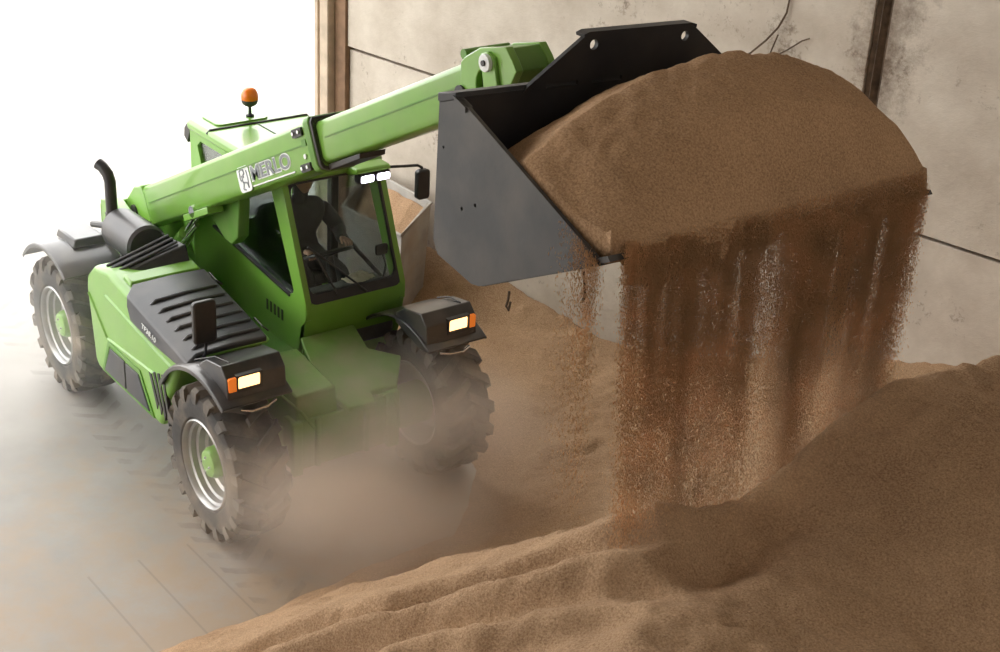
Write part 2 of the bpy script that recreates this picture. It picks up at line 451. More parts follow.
def pile_h(x, y):
    x = np.asarray(x, float); y = np.asarray(y, float)
    toe_n = 0.10*vnoise(y, y*0, 3, 3, 1.6)
    RZ = np.interp(y, [-1.18, -0.93, -0.67, -0.40, 0.0, 0.41, 0.71, 1.59, 2.6, 4.0], [2.58, 2.53, 2.49, 2.47, 2.58, 2.73, 2.80, 2.70, 2.50, 2.35])
    cap = RZ - 0.12*(x-RX) + 0.03*vnoise(x, y, 9, 3, 0.6)
    # steep undisturbed flank towards the open side, left of the bite
    toe_f = 2.44 + toe_n
    flank = (x-toe_f)*0.76
    # bitten part in front of the bucket, running back to the wall
    toe_b = np.interp(y, [-1.0, 0.6, 1.15, 1.8, 2.6, 3.4, 5], [2.42, 2.37, 1.9, 1.45, 0.6, 0.2, 0.1]) + toe_n
    zc = np.interp(y, [-1, 0.6, 2.2, 3.8], [0.95, 0.95, 1.10, 1.42])
    low = (x-toe_b)/(4.5-toe_b)*zc
    up = zc + (RZ-zc)*np.clip((x-4.5)/(RX-4.5), 0, 2)**1.6
    bite = np.where(x < 4.5, low, up)
    h = flank + (bite-flank)*sstep(-0.95, -0.35, y + 0.15*vnoise(x, y, 21, 2, 1.2))
    # near side of the heap, falling towards the viewer
    near = 1.82 + 0.45*(x-4.71) + 0.45*(y+1.38) + 0.05*vnoise(x, y, 22, 4, 0.9)
    d = h - near
    # slid terraces following the crest on the near side
    dd = d + 0.05*vnoise(x, y, 5, 4, 1.3)
    msk = sstep(-0.2, -0.9, y)*sstep(2.5, 3.2, x)*sstep(7.0, 5.4, x)
    fur = 0
    for c, a, wd in ((0.0, 0.03, 0.05), (0.09, -0.05, 0.04), (0.17, 0.045, 0.035), (0.25, -0.05, 0.04), (0.36, 0.05, 0.04), (0.45, -0.04, 0.05), (0.62, 0.04, 0.06), (0.75, -0.03, 0.06), (0.95, 0.03, 0.08)):
        fur = fur + a*np.exp(-((dd-c)/wd)**2)
    h = smin(h, near + 1.7*fur*msk, 0.04)
    h = smin(h, cap, 0.04)
    ytoe = np.interp(x, [-1.9, -1.2, 0.3, 1.0, 1.7, 2.2, 2.6], [2.5, 2.15, 1.6, 1.38, 1.12, 0.6, 0.2]) + toe_n
    h = np.maximum(h, np.where(y > 0, np.minimum((y-ytoe)*0.14, 0.30), -1))
    # berm swept against the wall
    wy = 3.2 + 0.157*(x-0.35)
    berm = 0.46*np.interp(x, [-2.6, -1.6, -0.9, 0.2, 1.2], [0, 0.85, 1.0, 0.62, 0.4]) - np.clip(wy-y, 0, 9)*0.62
    h = np.maximum(h, berm)
    # landing hollow on the near side of the crest
    ax = (x-6.06) + 0.12*(y+0.7); ay = (y+0.80)
    h = h - 0.20*np.exp(-(ax/0.20)**2-(ay/0.50)**2)
    lump = vnoise(x, y, 11, 5, 2.2)*0.030 + vnoise(x, y, 12, 3, 11.0)*0.028 + vnoise(x*0.35, y-0.5*x, 14, 4, 4.0)*0.04
    return h + lump*sstep(-0.05, 0.3, h)

def grid_obj(name, xs, ys, hf, m, keep=None):
    X, Y = np.meshgrid(xs, ys, indexing='ij'); Z = hf(X, Y)
    n, k = len(xs), len(ys)
    V = np.stack([X, Y, Z], -1).reshape(-1, 3)
    idx = np.arange(n*k).reshape(n, k)
    F = np.stack([idx[:-1, :-1], idx[1:, :-1], idx[1:, 1:], idx[:-1, 1:]], -1).reshape(-1, 4)
    if keep is not None:
        ok = keep(X, Y, Z).reshape(-1)
        F = F[ok[F].any(1)]
        used = np.unique(F); mp = -np.ones(n*k, int); mp[used] = np.arange(len(used)); V = V[used]; F = mp[F]
    me = bpy.data.meshes.new(name)
    me.from_pydata(V.tolist(), [], F.tolist()); me.update()
    for p in me.polygons: p.use_smooth = True
    me.materials.append(M[m])
    o = bpy.data.objects.new(name, me); C.objects.link(o)
    return o
pile = grid_obj('meal_pile', np.arange(-2.6, 11.2, 0.03), np.arange(-9.0, 5.0, 0.03),
                lambda x, y: np.maximum(pile_h(x, y), -0.02), 'grain',
                lambda x, y, z: (z > -0.015) & (y < 3.2 + 0.157*(x-0.35) + 0.08))
tag(pile, 'huge heap of brown meal sloping up from the floor to the right', 'meal heap', kind='stuff')

# ------------------------------------------------------------------ feed bin by the wall
fb = empty('feed_bin', (-1.6, 2.35, 0))
tag(fb, 'pale grey open bin of meal against the wall behind the cab', 'bin')
P1, P3, P2, P4 = Vector((-2.08, 2.18, 0.83)), Vector((-0.93, 2.13, 0.93)), Vector((-1.16, 2.62, 1.09)), Vector((-2.38, 2.66, 1.06))
cen = (P1+P2+P3+P4)/4
def shrink(p, k, z): return Vector((cen.x+(p.x-cen.x)*k, cen.y+(p.y-cen.y)*k, z))
mb = MB()
top = [P1, P3, P2, P4]; bot = [shrink(p, 0.86, 0.0) for p in top]
tin = [p + (Vector((cen.x, cen.y, p.z))-p).normalized()*0.035 for p in top]; bin_ = [shrink(p, 0.80, 0.25) for p in top]
vs = bot+top+tin+bin_
fs = [(0, 1, 2, 3)]
for i in range(4):
    j = (i+1) % 4
    fs += [(i, j, 4+j, 4+i), (4+i, 4+j, 8+j, 8+i), (8+i, 8+j, 12+j, 12+i)]
fs.append((12, 13, 14, 15))
mb.add(vs, fs)
b = mb.build('body', 'bin', smooth=False)
b.parent = fb; b.matrix_parent_inverse = Matrix.Translation((1.6, -2.35, 0))
rim = MB().tube([top[0], top[1], top[2], top[3], top[0]], 0.018, 8)
ro = rim.build('rim', 'bin'); ro.parent = fb; ro.matrix_parent_inverse = Matrix.Translation((1.6, -2.35, 0))
gl = MB()
gz = [p + (Vector((cen.x, cen.y, p.z))-p).normalized()*0.06 for p in top]
gv = [(p.x, p.y, p.z-0.16+(0.08 if k > 1 else 0)) for k, p in enumerate(gz)]
gb = bmesh.new(); q = [gb.verts.new(v) for v in gv]; gb.faces.new(q)
bmesh.ops.subdivide_edges(gb, edges=gb.edges, cuts=14, use_grid_fill=True)
for v in gb.verts:
    v.co.z += 0.03*mnoise.noise(v.co*6) + 0.05*math.exp(-((v.co.x-cen.x)/0.4)**2-((v.co.y-cen.y)/0.2)**2)
ext = bmesh.ops.extrude_face_region(gb, geom=gb.faces[:])
for e in ext['geom']:
    if isinstance(e, bmesh.types.BMVert): e.co.z -= 0.12
bmesh.ops.recalc_face_normals(gb, faces=gb.faces)
gme = bpy.data.meshes.new('bin_meal'); gb.to_mesh(gme); gb.free(); gme.materials.append(M['grain'])
go = bpy.data.objects.new('bin_meal', gme); C.objects.link(go)
tag(go, 'light brown meal lying inside the pale bin', 'meal', kind='stuff')

# ------------------------------------------------------------------ telehandler
TH = empty('telehandler')
tag(TH, 'bright green telescopic handler with raised boom and loaded black bucket', 'telehandler')
WB, R = 2.74, 0.60

# ---- wheels
def tyre_mesh():
    mb = MB()
    hw = 0.205
    prof = [(0.335, -hw+0.03), (0.36, -hw), (0.46, -hw-0.012), (0.52, -hw+0.01), (0.545, -hw+0.05), (0.553, -0.07), (0.556, 0), (0.553, 0.07),
            (0.545, hw-0.05), (0.52, hw-0.01), (0.46, hw+0.012), (0.36, hw), (0.335, hw-0.03), (0.325, 0.1), (0.325, -0.1)]
    mb.lathe(prof, 56, closed=True)
    carcass = mb; mb = MB()
    nl = 17
    for s in (-1, 1):
        for k in range(nl):
            t0 = 2*PI*(k + (0.5 if s > 0 else 0))/nl
            secs = [(-0.012, 0.602, 0.0, 0.030), (0.05, 0.603, 0.075, 0.032), (0.12, 0.601, 0.15, 0.036), (0.188, 0.592, 0.225, 0.042), (0.213, 0.565, 0.25, 0.045), (0.218, 0.50, 0.262, 0.040), (0.210, 0.455, 0.268, 0.03)]
            vs = []
            for (yy, r, dt, hwid) in secs:
                th = t0+dt
                rin = r-0.07
                for rr, sgn in ((r, -1), (r, 1), (rin, 1.25), (rin, -1.25)):
                    if yy > 0.20 and rr == rin:
                        a = th + sgn*hwid/0.6; yv = yy-0.05; rr = r-0.004
                    else:
                        a = th + sgn*hwid/0.6; yv = yy
                    vs.append((rr*math.cos(a), s*yv, rr*math.sin(a)))
            fs = []
            for i in range(len(secs)-1):
                for j in range(4):
                    j2 = (j+1) % 4
                    fs.append((i*4+j, i*4+j2, i*4+4+j2, i*4+4+j))
            fs += [(0, 1, 2, 3), tuple(len(vs)-4+q for q in (3, 2, 1, 0))]
            mb.add(vs, fs)
    return carcass, mb
def rim_mesh(s):
    """s = outward side"""
    mb = MB()
    prof = [(0.345, 0.195), (0.335, 0.205), (0.325, 0.195), (0.318, 0.16), (0.30, 0.15), (0.295, 0.11), (0.275, 0.10), (0.268, 0.05), (0.245, 0.035),
            (0.235, 0.0), (0.12, 0.02), (0.0, 0.02), (0.0, -0.02), (0.235, -0.04), (0.30, -0.1), (0.325, -0.195), (0.345, -0.2), (0.338, 0)]
    mb.lathe([(r, s*h) for r, h in prof], 48, closed=True)
    return mb
def hub_mesh(s):
    mb = MB()
    prof = [(0.0, 0.175), (0.075, 0.175), (0.10, 0.165), (0.118, 0.135), (0.122, 0.06), (0.15, 0.03), (0.16, 0.0), (0.0, 0.0)]
    mb.lathe([(r, s*h) for r, h in prof], 24)
    return mb
tm, tread_mb = tyre_mesh()
tyre = None
for i, (x, s) in enumerate(((WB/2, -1), (-WB/2, -1), (WB/2, 1), (-WB/2, 1))):
    if tyre is None:
        tyre = tm.build('wheel', 'rubber', TH, smooth=True, ang=30); wo = tyre
    else:
        wo = tyre.copy(); C.objects.link(wo); wo.parent = TH
    wo.location = (x, s*0.90, R)
    wo.rotation_euler = (0, 0.13*i, 0 if s < 0 else PI)
    if i == 0:
        tread = tread_mb.build('tread', 'tread', wo, smooth=True, ang=30)
    else:
        tr_ = tread.copy(); C.objects.link(tr_); tr_.parent = wo
    r_ = rim_mesh(-1).build('rim', 'rim', wo)
    h_ = hub_mesh(-1).build('hub', 'green', wo)
    for k in range(8):
        a = 2*PI*k/8
        nb = MB().lathe([(0.0, -0.19), (0.011, -0.187), (0.012, -0.163), (0.0, -0.16)], 6, org=(0.055*math.cos(a), 0, 0.055*math.sin(a))) if k % 2 == 0 else \
            MB().lathe([(0.0, -0.045), (0.014, -0.042), (0.015, -0.01), (0.0, -0.005)], 6, org=(0.19*math.cos(a), 0, 0.19*math.sin(a)))
        nb.build('bolt', 'chrome', wo)

# ---- chassis
ch = MB()
ch.box(-1.95, 1.2, -0.34, 0.34, 0.55, 0.98)
ch.box(-0.85, 0.62, -0.9, 0.95, 0.52, 0.95)
ch.build('chassis', 'green_dark', TH, bevel=0.02)
for x in (WB/2, -WB/2):
    ax = MB().tube([(x, -0.80, R), (x, -0.55, R), (x, -0.42, R), (x, 0.42, R), (x, 0.55, R), (x, 0.80, R)], [0.17, 0.17, 0.11, 0.11, 0.17, 0.17], 18)
    ax.lathe([(0.0, -0.2), (0.2, -0.16), (0.24, 0), (0.2, 0.16), (0.0, 0.2)], 20, org=(x, 0, R))
    ax.build('axle', 'green_dusty', TH)
# nose under the cab
nb = MB()
nb.hexa([(0.98, -0.48, 0.78), (1.64, -0.48, 0.78), (1.64, -0.12, 0.78), (0.98, -0.12, 0.78)],
        [(0.98, -0.42, 1.13), (1.62, -0.47, 1.09), (1.62, -0.14, 1.10), (0.98, -0.10, 1.13)])
nb.build('nose_box', 'green_dusty', TH, bevel=0.015)
np_ = MB()
np_.prism([(-0.02, 0.90), (0.46, 0.90), (0.42, 1.18), (0.62, 1.34), (0.40, 1.62), (0.18, 1.60), (0.16, 1.70), (-0.07, 1.70), (-0.16, 1.42)],
          lambda p, a: (p[1], p[0], 1.16 - 0.29*(p[1]-0.9) + a), -0.05, 0.0)
np_.build('nose_plate', 'green_dusty', TH, bevel=0.01)
cm = MB()
cm.box(1.50, 1.66, -0.52, 0.36, 0.50, 0.90)
cm.box(1.64, 1.70, -0.54, -0.46, 0.48, 0.92).box(1.64, 1.70, 0.28, 0.38, 0.48, 0.95).box(1.64, 1.69, 0.08, 0.12, 0.5, 0.9).box(1.64, 1.69, -0.34, -0.30, 0.5, 0.9)
cm.box(0.9, 1.5, -0.40, 0.34, 0.50, 0.90)
cm.build('front_crossmember', 'green_dusty', TH, bevel=0.012)
MB().tube([(1.0, -0.50, 1.08), (1.5, -0.52, 1.06), (1.66, -0.45, 0.98), (1.69, -0.36, 0.84)], 0.012, 8).build('hose', 'green_dusty', TH)
MB().tube([(1.68, 0.20, 0.95), (1.73, 0.26, 0.98), (1.74, 0.33, 0.85), (1.72, 0.36, 0.66)], 0.012, 8).build('hose', 'green_dusty', TH)

# ---- engine hood
hood_side = [(-0.60, 0.60), (-0.52, 0.55), (0.62, 0.55), (0.92, 1.14), (1.02, 1.26), (1.16, 1.335), (0.30, 1.45), (-0.08, 1.50), (-0.22, 1.53), (-0.50, 1.48), (-0.66, 1.34), (-0.68, 1.22)]
hd = MB().prism(hood_side, XZ, -1.08, -0.38)
hood = hd.build('engine_hood', 'green', TH, bevel=0.055, seg=4)
# fold lines raised on the side
fl = MB()
for a, c in (((-0.62, 1.20), (-0.30, 0.92)), ((-0.30, 0.92), (0.55, 0.98)), ((-0.28, 1.30), (0.86, 1.17))):
    d = Vector((c[0]-a[0], 0, c[1]-a[1])); L_ = d.length; d.normalize(); nrm = Vector((-d.z, 0, d.x))*0.012
    pa, pb = Vector((a[0], -1.078, a[1])), Vector((c[0], -1.078, c[1]))
    fl.hexa([pa-nrm, pb-nrm, pb+nrm, pa+nrm], [pa-nrm*0.2+Vector((0, -0.016, 0)), pb-nrm*0.2+Vector((0, -0.016, 0)), pb+nrm*0.2+Vector((0, -0.016, 0)), pa+nrm*0.2+Vector((0, -0.016, 0))])
fl.build('crease', 'green', hood)
# raised green rear band of the hood
rb = MB().hexa([(-0.10, -1.02, 1.46), (0.05, -1.02, 1.44), (0.05, -0.42, 1.44), (-0.10, -0.42, 1.46)],
               [(-0.10, -1.0, 1.535), (0.04, -1.0, 1.515), (0.04, -0.42, 1.515), (-0.10, -0.42, 1.54)])
rb.build('hood_band', 'green', hood, bevel=0.015)
# graphite cover: sections across the hood, rear to front
def cover_sec(x, zt, drop, yin, xs=0.0):
    return [(x, yin, zt), (x, -0.70, zt+0.008), (x, -1.0, zt-0.004), (x+0.02+xs, -1.088, zt-0.05), (x+0.05+xs, -1.108, zt-0.05-drop), (x+0.05+xs, -1.06, zt-0.06-drop), (x, -0.95, zt-0.06), (x, yin, zt-0.06)]
secs = [cover_sec(0.06, 1.515, 0.06, -0.40, 0.06), cover_sec(0.10, 1.51, 0.17, -0.40, 0.08), cover_sec(0.55, 1.455, 0.15, -0.41), cover_sec(0.92, 1.405, 0.10, -0.42), cover_sec(1.13, 1.375, 0.05, -0.43)]
mc = MB(); vs = [p for q in secs for p in q]; n = 8
fs = [(i*n+j, i*n+(j+1) % n, (i+1)*n+(j+1) % n, (i+1)*n+j) for i in range(len(secs)-1) for j in range(n)] + [tuple(range(n)), tuple(range(len(vs)-1, len(vs)-n-1, -1))]
mc.add(vs, fs)
cover = mc.build('hood_cover', 'hood_grey', TH, bevel=0.025, seg=3)
for k in range(6):
    x = 0.36 + 0.135*k
    z = 1.505 - (x-0.06)*0.132
    MB().tube([(x-0.02, -0.44, z+0.010), (x-0.01, -0.46, z+0.020), (x, -0.70, z+0.027), (x+0.015, -0.96, z+0.018), (x+0.03, -1.0, z-0.002)], 0.015, 8).build('rib', 'hood_grey', cover)
for x in (0.13, 0.86):
    z = 1.50-(x-0.06)*0.132
    MB().tube([(x, -0.36, z-0.02), (x+0.02, -0.40, z+0.02), (x+0.14, -0.40, z), (x+0.16, -0.36, z-0.04)], 0.006, 6).build('latch', 'steel_dark', cover)
# side grille panels, louvres
gp = MB().prism([(-0.25, 0.85), (0.02, 0.85), (0.02, 0.61), (-0.38, 0.61)], XZ, -1.094, -1.07)
gp.build('side_grille', 'hood_grey', hood, bevel=0.006)
gp = MB().prism([(0.04, 0.85), (0.27, 0.85), (0.45, 0.61), (0.04, 0.61)], XZ, -1.094, -1.07)
gp.build('side_grille', 'hood_grey', hood, bevel=0.006)
fr = MB().prism([[(-0.29, 0.90), (0.30, 0.90), (0.53, 0.585), (-0.44, 0.585)], [(-0.26, 0.865), (0.28, 0.865), (0.475, 0.60), (-0.395, 0.60)]], XZ, -1.090, -1.07)
fr.build('grille_frame', 'green_dark', hood, bevel=0.004)
for k in range(4):
    x = 0.50 + 0.075*k; zt = 0.97 + 0.02*k; zb = 0.72-0.02*k
    lv = MB().prism([(x-0.04, zt), (x+0.0, zt+0.015), (x+0.11-0.01*k, zb+0.03), (x+0.085-0.01*k, zb-0.03)], XZ, -1.087, -1.06)
    lv.build('louvre', 'black', hood, bevel=0.004)
# intake scoop on the hood rear
sc = MB()
sc.hexa([(-0.44, -1.04, 1.44), (-0.14, -1.0, 1.45), (-0.06, -0.44, 1.48), (-0.40, -0.48, 1.48)],
        [(-0.36, -1.03, 1.50), (-0.20, -1.0, 1.50), (-0.13, -0.45, 1.66), (-0.36, -0.49, 1.66)])
scoop = sc.build('air_intake', 'black', TH, bevel=0.015)
for k in range(3):
    x = -0.385 + 0.075*k + 0.02
    MB().tube([(x-0.005, -1.02, 1.505), (x+0.02, -0.5, 1.668)], 0.014, 8).build('intake_rib', 'hood_grey', scoop)

# muffler and exhaust
mu = MB().tube([(-1.02, -0.62, 1.53), (-1.00, -0.62, 1.53), (-0.50, -0.62, 1.55), (-0.48, -0.62, 1.55)], [0.15, 0.172, 0.172, 0.15], 24)
muf = mu.build('muffler', 'hood_grey', TH)
ep = MB()
path = [(-1.08, -0.655, 1.55), (-1.08, -0.655, 1.80), (-1.08, -0.655, 1.92), (-1.095, -0.665, 1.98), (-1.14, -0.685, 2.03), (-1.18, -0.705, 2.05)]
ep.tube(path, [0.048, 0.048, 0.048, 0.048, 0.047, 0.05], 16)
ep.build('exhaust_pipe', 'black', TH)
MB().lathe([(0.0, 1.60), (0.055, 1.60), (0.055, 1.65), (0.0, 1.65)], 16, org=(-1.08, -0.655, 0), axis='Z').build('exhaust_clamp', 'steel_dark', TH)

# rear tower that carries the boom
tw = MB().prism([(-1.80, 0.6), (-0.95, 0.6), (-0.95, 1.15), (-1.25, 1.50), (-1.55, 1.57), (-1.80, 1.50)], XZ, -0.46, -0.36)
tw.prism([(-1.80, 0.6), (-0.95, 0.6), (-0.95, 1.15), (-1.25, 1.50), (-1.55, 1.57), (-1.80, 1.50)], XZ, 0.02, 0.10)
tw.box(-1.82, -1.76, -0.46, 0.10, 0.6, 1.46)
tw.build('boom_tower', 'green', TH, bevel=0.015)
MB().box(-1.30, -0.60, -0.62, -0.40, 0.75, 1.40).build('rear_body', 'green_dark', TH, bevel=0.03)

# ---- boom (u along the boom, w across it, upwards)
BA = math.atan(0.494)
BO = Vector((-1.6, 0, 1.575)); BU = Vector((math.cos(BA), 0, math.sin(BA))); BW = Vector((-math.sin(BA), 0, math.cos(BA)))
YB = -0.17
def bp(u, y, wv): return tuple(BO + BU*u + BW*wv + Vector((0, y, 0)))
def boom_section(hy, w0, w1, r):
    """octagon-like boom section with a seam at the upper third"""
    return [(-hy+0.02, w1), (hy-0.02, w1), (hy, w1-0.03), (hy, w0+r), (hy-r*0.3, w0+r*0.3), (hy-r, w0), (-hy+r, w0), (-hy+r*0.3, w0+r*0.3), (-hy, w0+r), (-hy, w1-0.03)]
ou = MB().prism(boom_section(0.15, -0.345, 0.0, 0.06), lambda p, a: bp(a, YB+p[0], p[1]), 0.42, 3.56)
boom = ou.build('boom', 'green', TH, bevel=0.008)
MB().prism([(0.5, -0.150), (3.42, -0.150), (3.42, -0.140), (0.5, -0.140)], lambda p, a: bp(p[0], a, p[1]), YB-0.158, YB-0.145).build('weld_seam', 'green_dark', boom)
co = MB().prism(boom_section(0.168, -0.365, 0.022, 0.06), lambda p, a: bp(a, YB+p[0], p[1]), 3.45, 3.53)
co.build('boom_collar', 'green_dark', boom, bevel=0.01)
MB().prism(boom_section(0.158, -0.355, 0.012, 0.05), lambda p, a: bp(a, YB+p[0], p[1]), 3.525, 3.56).build('wear_pad', 'black', boom, bevel=0.005)
MB().prism([(3.55, -0.318), (4.0, -0.318), (3.98, -0.352), (3.55, -0.36)], lambda p, a: bp(p[0], a, p[1]), YB-0.10, YB+0.10).build('wear_pad', 'black', boom, bevel=0.005)
inn = MB().prism(boom_section(0.128, -0.315, -0.025, 0.05), lambda p, a: bp(a, YB+p[0], p[1]), 3.3, 5.62)
ib = inn.build('inner_boom', 'green', TH, bevel=0.008)
MB().prism([(3.66, -0.148), (5.4, -0.148), (5.4, -0.138), (3.66, -0.138)], lambda p, a: bp(p[0], a, p[1]), YB-0.136, YB-0.125).build('weld_seam', 'green_dark', ib)
# skid plate, pads, bolts and the pin on the boom flank
for (u, wv, lu, lw) in ((3.34, -0.055, 0.07, 0.030), (3.36, -0.30, 0.07, 0.028)):
    pd = MB().prism(rrect(u-lu, u+lu, wv-lw, wv+lw, 0.012), lambda p, a: bp(p[0], a, p[1]), YB-0.168, YB-0.14).build('slide_pad', 'black', boom)
    for q in (-0.04, 0.04):
        bb = MB().lathe([(0.0, -0.182), (0.013, -0.18), (0.014, -0.16), (0.0, -0.16)], 8)
        bo = bb.build('bolt', 'chrome', pd); bo.location = Vector(bp(u+q, YB, wv))
MB().prism(rrect(3.36, 3.42, -0.16, -0.11, 0.012), lambda p, a: bp(p[0], a, p[1]), YB-0.156, YB-0.14).build('slot_cover', 'green_dark', boom)
MB().prism(circle(3.37, -0.225, 0.018, 12), lambda p, a: bp(p[0], a, p[1]), YB-0.16, YB-0.14).build('grease_cap', 'white', boom)
# rear knuckle of the boom
kn = MB().prism([(-0.02, -0.16), (0.04, -0.04), (0.26, 0.035), (0.40, 0.02), (0.44, -0.06), (0.46, -0.30), (0.15, -0.34), (0.0, -0.26)], lambda p, a: bp(p[0], a, p[1]), YB-0.155, YB+0.155)
kn.build('boom_knuckle', 'green', boom, bevel=0.015)
MB().tube([(bp(0.16, YB-0.17, -0.17)), (bp(0.16, YB+0.17, -0.17))], 0.06, 20).build('pivot_pin', 'steel_dark', boom)
lk = MB().prism([(1.22, -0.33), (1.84, -0.33), (1.82, -0.37), (1.66, -0.62), (1.52, -0.66), (1.42, -0.60)], lambda p, a: bp(p[0], a, p[1]), YB+0.02, YB+0.12)
lk.build('cylinder_bracket', 'green_dark', boom, bevel=0.01)
MB().prism([(1.14, -0.335), (1.62, -0.335), (1.62, -0.39), (1.14, -0.39)], lambda p, a: bp(p[0], a, p[1]), YB-0.16, YB-0.02).build('bracket_flange', 'green', boom, bevel=0.006)
# lift cylinder
c0, c1 = Vector((-1.12, -0.24, 0.98)), Vector((-0.27, -0.24, 1.86))
cd = (c1-c0).normalized()
cy = MB().tube([c0, c0+cd*0.80], 0.065, 20)
cyl = cy.build('lift_cylinder', 'green', TH)
MB().tube([c0+cd*0.78, c1], 0.034, 16).build('rod', 'chrome', cyl)
MB().tube([c1+Vector((0, -0.09, 0)), c1+Vector((0, 0.09, 0))], 0.05, 16).build('rod_eye', 'chrome', cyl)
MB().tube([c0+cd*0.5+Vector((0.07, -0.07, -0.02)), c0+cd*1.15+Vector((0.09, -0.06, -0.05))], 0.022, 12).build('pilot_rod', 'chrome', cyl)

# lettering and crest on the boom flank
def text_mesh(body, width, height, ex, offset=0.0):
    cu_ = bpy.data.curves.new('lettering', 'FONT'); cu_.body = body; cu_.extrude = 0.5; cu_.offset = offset; cu_.size = 1.0
    ob = bpy.data.objects.new('lettering', cu_); C.objects.link(ob)
    dg = bpy.context.evaluated_depsgraph_get()
    me = bpy.data.meshes.new_from_object(ob.evaluated_get(dg))
    bpy.data.objects.remove(ob)
    co_ = np.array([v.co[:] for v in me.vertices])
    return me, co_
def put_text(name, m, parent, body, frame, u0, u1, w0, w1, y, ex, slant=0.0, pad=0.0, bold=0.0):
    me, co_ = text_mesh(body, 1, 1, ex)
    mn, mx = co_.min(0), co_.max(0)
    t = (co_-mn)/(mx-mn)
    if bold:
        me, cp = text_mesh(body, 1, 1, ex, offset=bold); t = (cp-cp.min(0))/(cp.max(0)-cp.min(0))
    if pad:                                                # the white edge: the same letters, made fatter
        me, cp = text_mesh(body, 1, 1, ex, offset=pad)
        t = (cp-mn)/np.array([mx[0]-mn[0], mx[1]-mn[1], max(1e-6, (cp[:, 2].max()-cp[:, 2].min()))])
        t[:, 2] = (cp[:, 2]-cp[:, 2].min())/(cp[:, 2].max()-cp[:, 2].min())
    for i, v in enumerate(me.vertices):
        u = u0+(u1-u0)*t[i, 0] + slant*t[i, 1]; wv = w0+(w1-w0)*t[i, 1]
        v.co = frame(u, y - ex*t[i, 2], wv)
    me.name = name; me.materials.clear(); me.materials.append(M[m])
    o = bpy.data.objects.new(name, me); C.objects.link(o); o.parent = parent
    return o
yf = YB-0.15
put_text('lettering_outline', 'white', boom, 'MERLO', bp, 2.50, 3.13, -0.262, -0.150-0.008, yf, 0.003, pad=0.055)
lt = put_text('lettering', 'greytext', boom, 'MERLO', bp, 2.50, 3.13, -0.262, -0.158, yf-0.002, 0.004, bold=0.018)
lt['label'] = 'grey letters edged in white'
MB().prism([(2.49, -0.306), (3.17, -0.306), (3.17, -0.296), (2.49, -0.296)], lambda p, a: bp(p[0], a, p[1]), yf-0.004, yf+0.002).build('underline', 'white', boom)
crest = MB().prism(rrect(2.27, 2.47, -0.325, -0.135, 0.035), lambda p, a: bp(p[0], a, p[1]), yf-0.004, yf+0.002).build('crest', 'white', boom)
crest['label'] = 'white shield with a grey figure'
cs = MB()
for pts in ([(2.31, -0.17), (2.34, -0.155), (2.38, -0.16), (2.39, -0.19), (2.36, -0.20), (2.37, -0.22)],
            [(2.43, -0.17), (2.435, -0.23), (2.42, -0.30)], [(2.34, -0.20), (2.345, -0.25), (2.41, -0.26), (2.43, -0.30)],
            [(2.36, -0.25), (2.33, -0.30), (2.37, -0.31)], [(2.315, -0.175), (2.31, -0.22), (2.325, -0.24)]):
    for a, c in zip(pts[:-1], pts[1:]):
        d = Vector((c[0]-a[0], c[1]-a[1])); d.normalize(); nn = Vector((-d.y, d.x))*0.006
        cs.prism([(a[0]+nn.x, a[1]+nn.y), (a[0]-nn.x, a[1]-nn.y), (c[0]-nn.x, c[1]-nn.y), (c[0]+nn.x, c[1]+nn.y)], lambda p, q: bp(p[0], q, p[1]), yf-0.007, yf-0.003)
cs.build('crest_figure', 'greytext', crest, smooth=False)
# model badge on the hood flank
fx = lambda u, y, wv: (u, y + 0.15*(wv-1.31), 1.335 - 0.13*(u-0.5) + wv - 1.30)
bt = put_text('badge_lettering', 'white', cover, 'TF38.10', fx, 0.44, 0.68, 1.285, 1.32, -1.107, 0.004)

# ---- boom head
hp = [(3.34, 3.78), (3.33, 3.98), (3.37, 4.02), (3.50, 4.10), (3.735, 4.16), (3.80, 4.10), (3.84, 4.05), (3.76, 3.90), (3.80, 3.60), (3.62, 3.48), (3.36, 3.62)]
hole = [(p[0], 3.905+(p[1]-3.905)*1.6) for p in circle(3.53, 3.905, 0.048, 18)]
HY0, HY1 = YB-0.20, YB+0.08
hh = MB().prism([hp, hole], XZ, HY0, HY0+0.05); hh.prism([hp, hole], XZ, HY1-0.05, HY1)
head = hh.build('boom_head', 'green', TH, bevel=0.006)
hb = MB().prism([(3.40, 4.035), (3.50, 4.09), (3.735, 4.15), (3.795, 4.10), (3.825, 4.045), (3.74, 3.93), (3.62, 3.90), (3.60, 4.00)], XZ, HY0+0.04, HY1-0.04)
hb.prism([(3.62, 3.92), (3.70, 3.92), (3.74, 3.60), (3.60, 3.60)], XZ, HY0+0.04, HY1-0.04)
hb.build('head_box', 'green_dark', head, bevel=0.006)
lug = MB().prism([(3.54, 4.08), (3.60, 4.105), (3.66, 4.085), (3.72, 3.90), (3.76, 3.60), (3.66, 3.60), (3.56, 3.98)], XZ, HY0-0.022, HY0+0.002)
lug.build('head_lug', 'green', head, bevel=0.006)
pn = MB().tube([(3.605, HY0-0.045, 4.045), (3.605, HY0-0.02, 4.045)], 0.050, 24)
pin = pn.build('pin_washer', 'white', head, bevel=0.004)
MB().tube([(3.605, HY0-0.055, 4.045), (3.605, HY0-0.043, 4.045)], 0.017, 8).build('pin_bolt', 'steel_dark', pin)
MB().tube([(3.35, YB-0.215, 3.80), (3.35, YB-0.18, 3.80)], 0.05, 16).build('pivot_pin', 'black', head)
MB().tube([(3.30, YB-0.16, 4.01), (3.30, YB+0.16, 4.01)], 0.03, 12).build('hose_roller', 'green_dark', head)

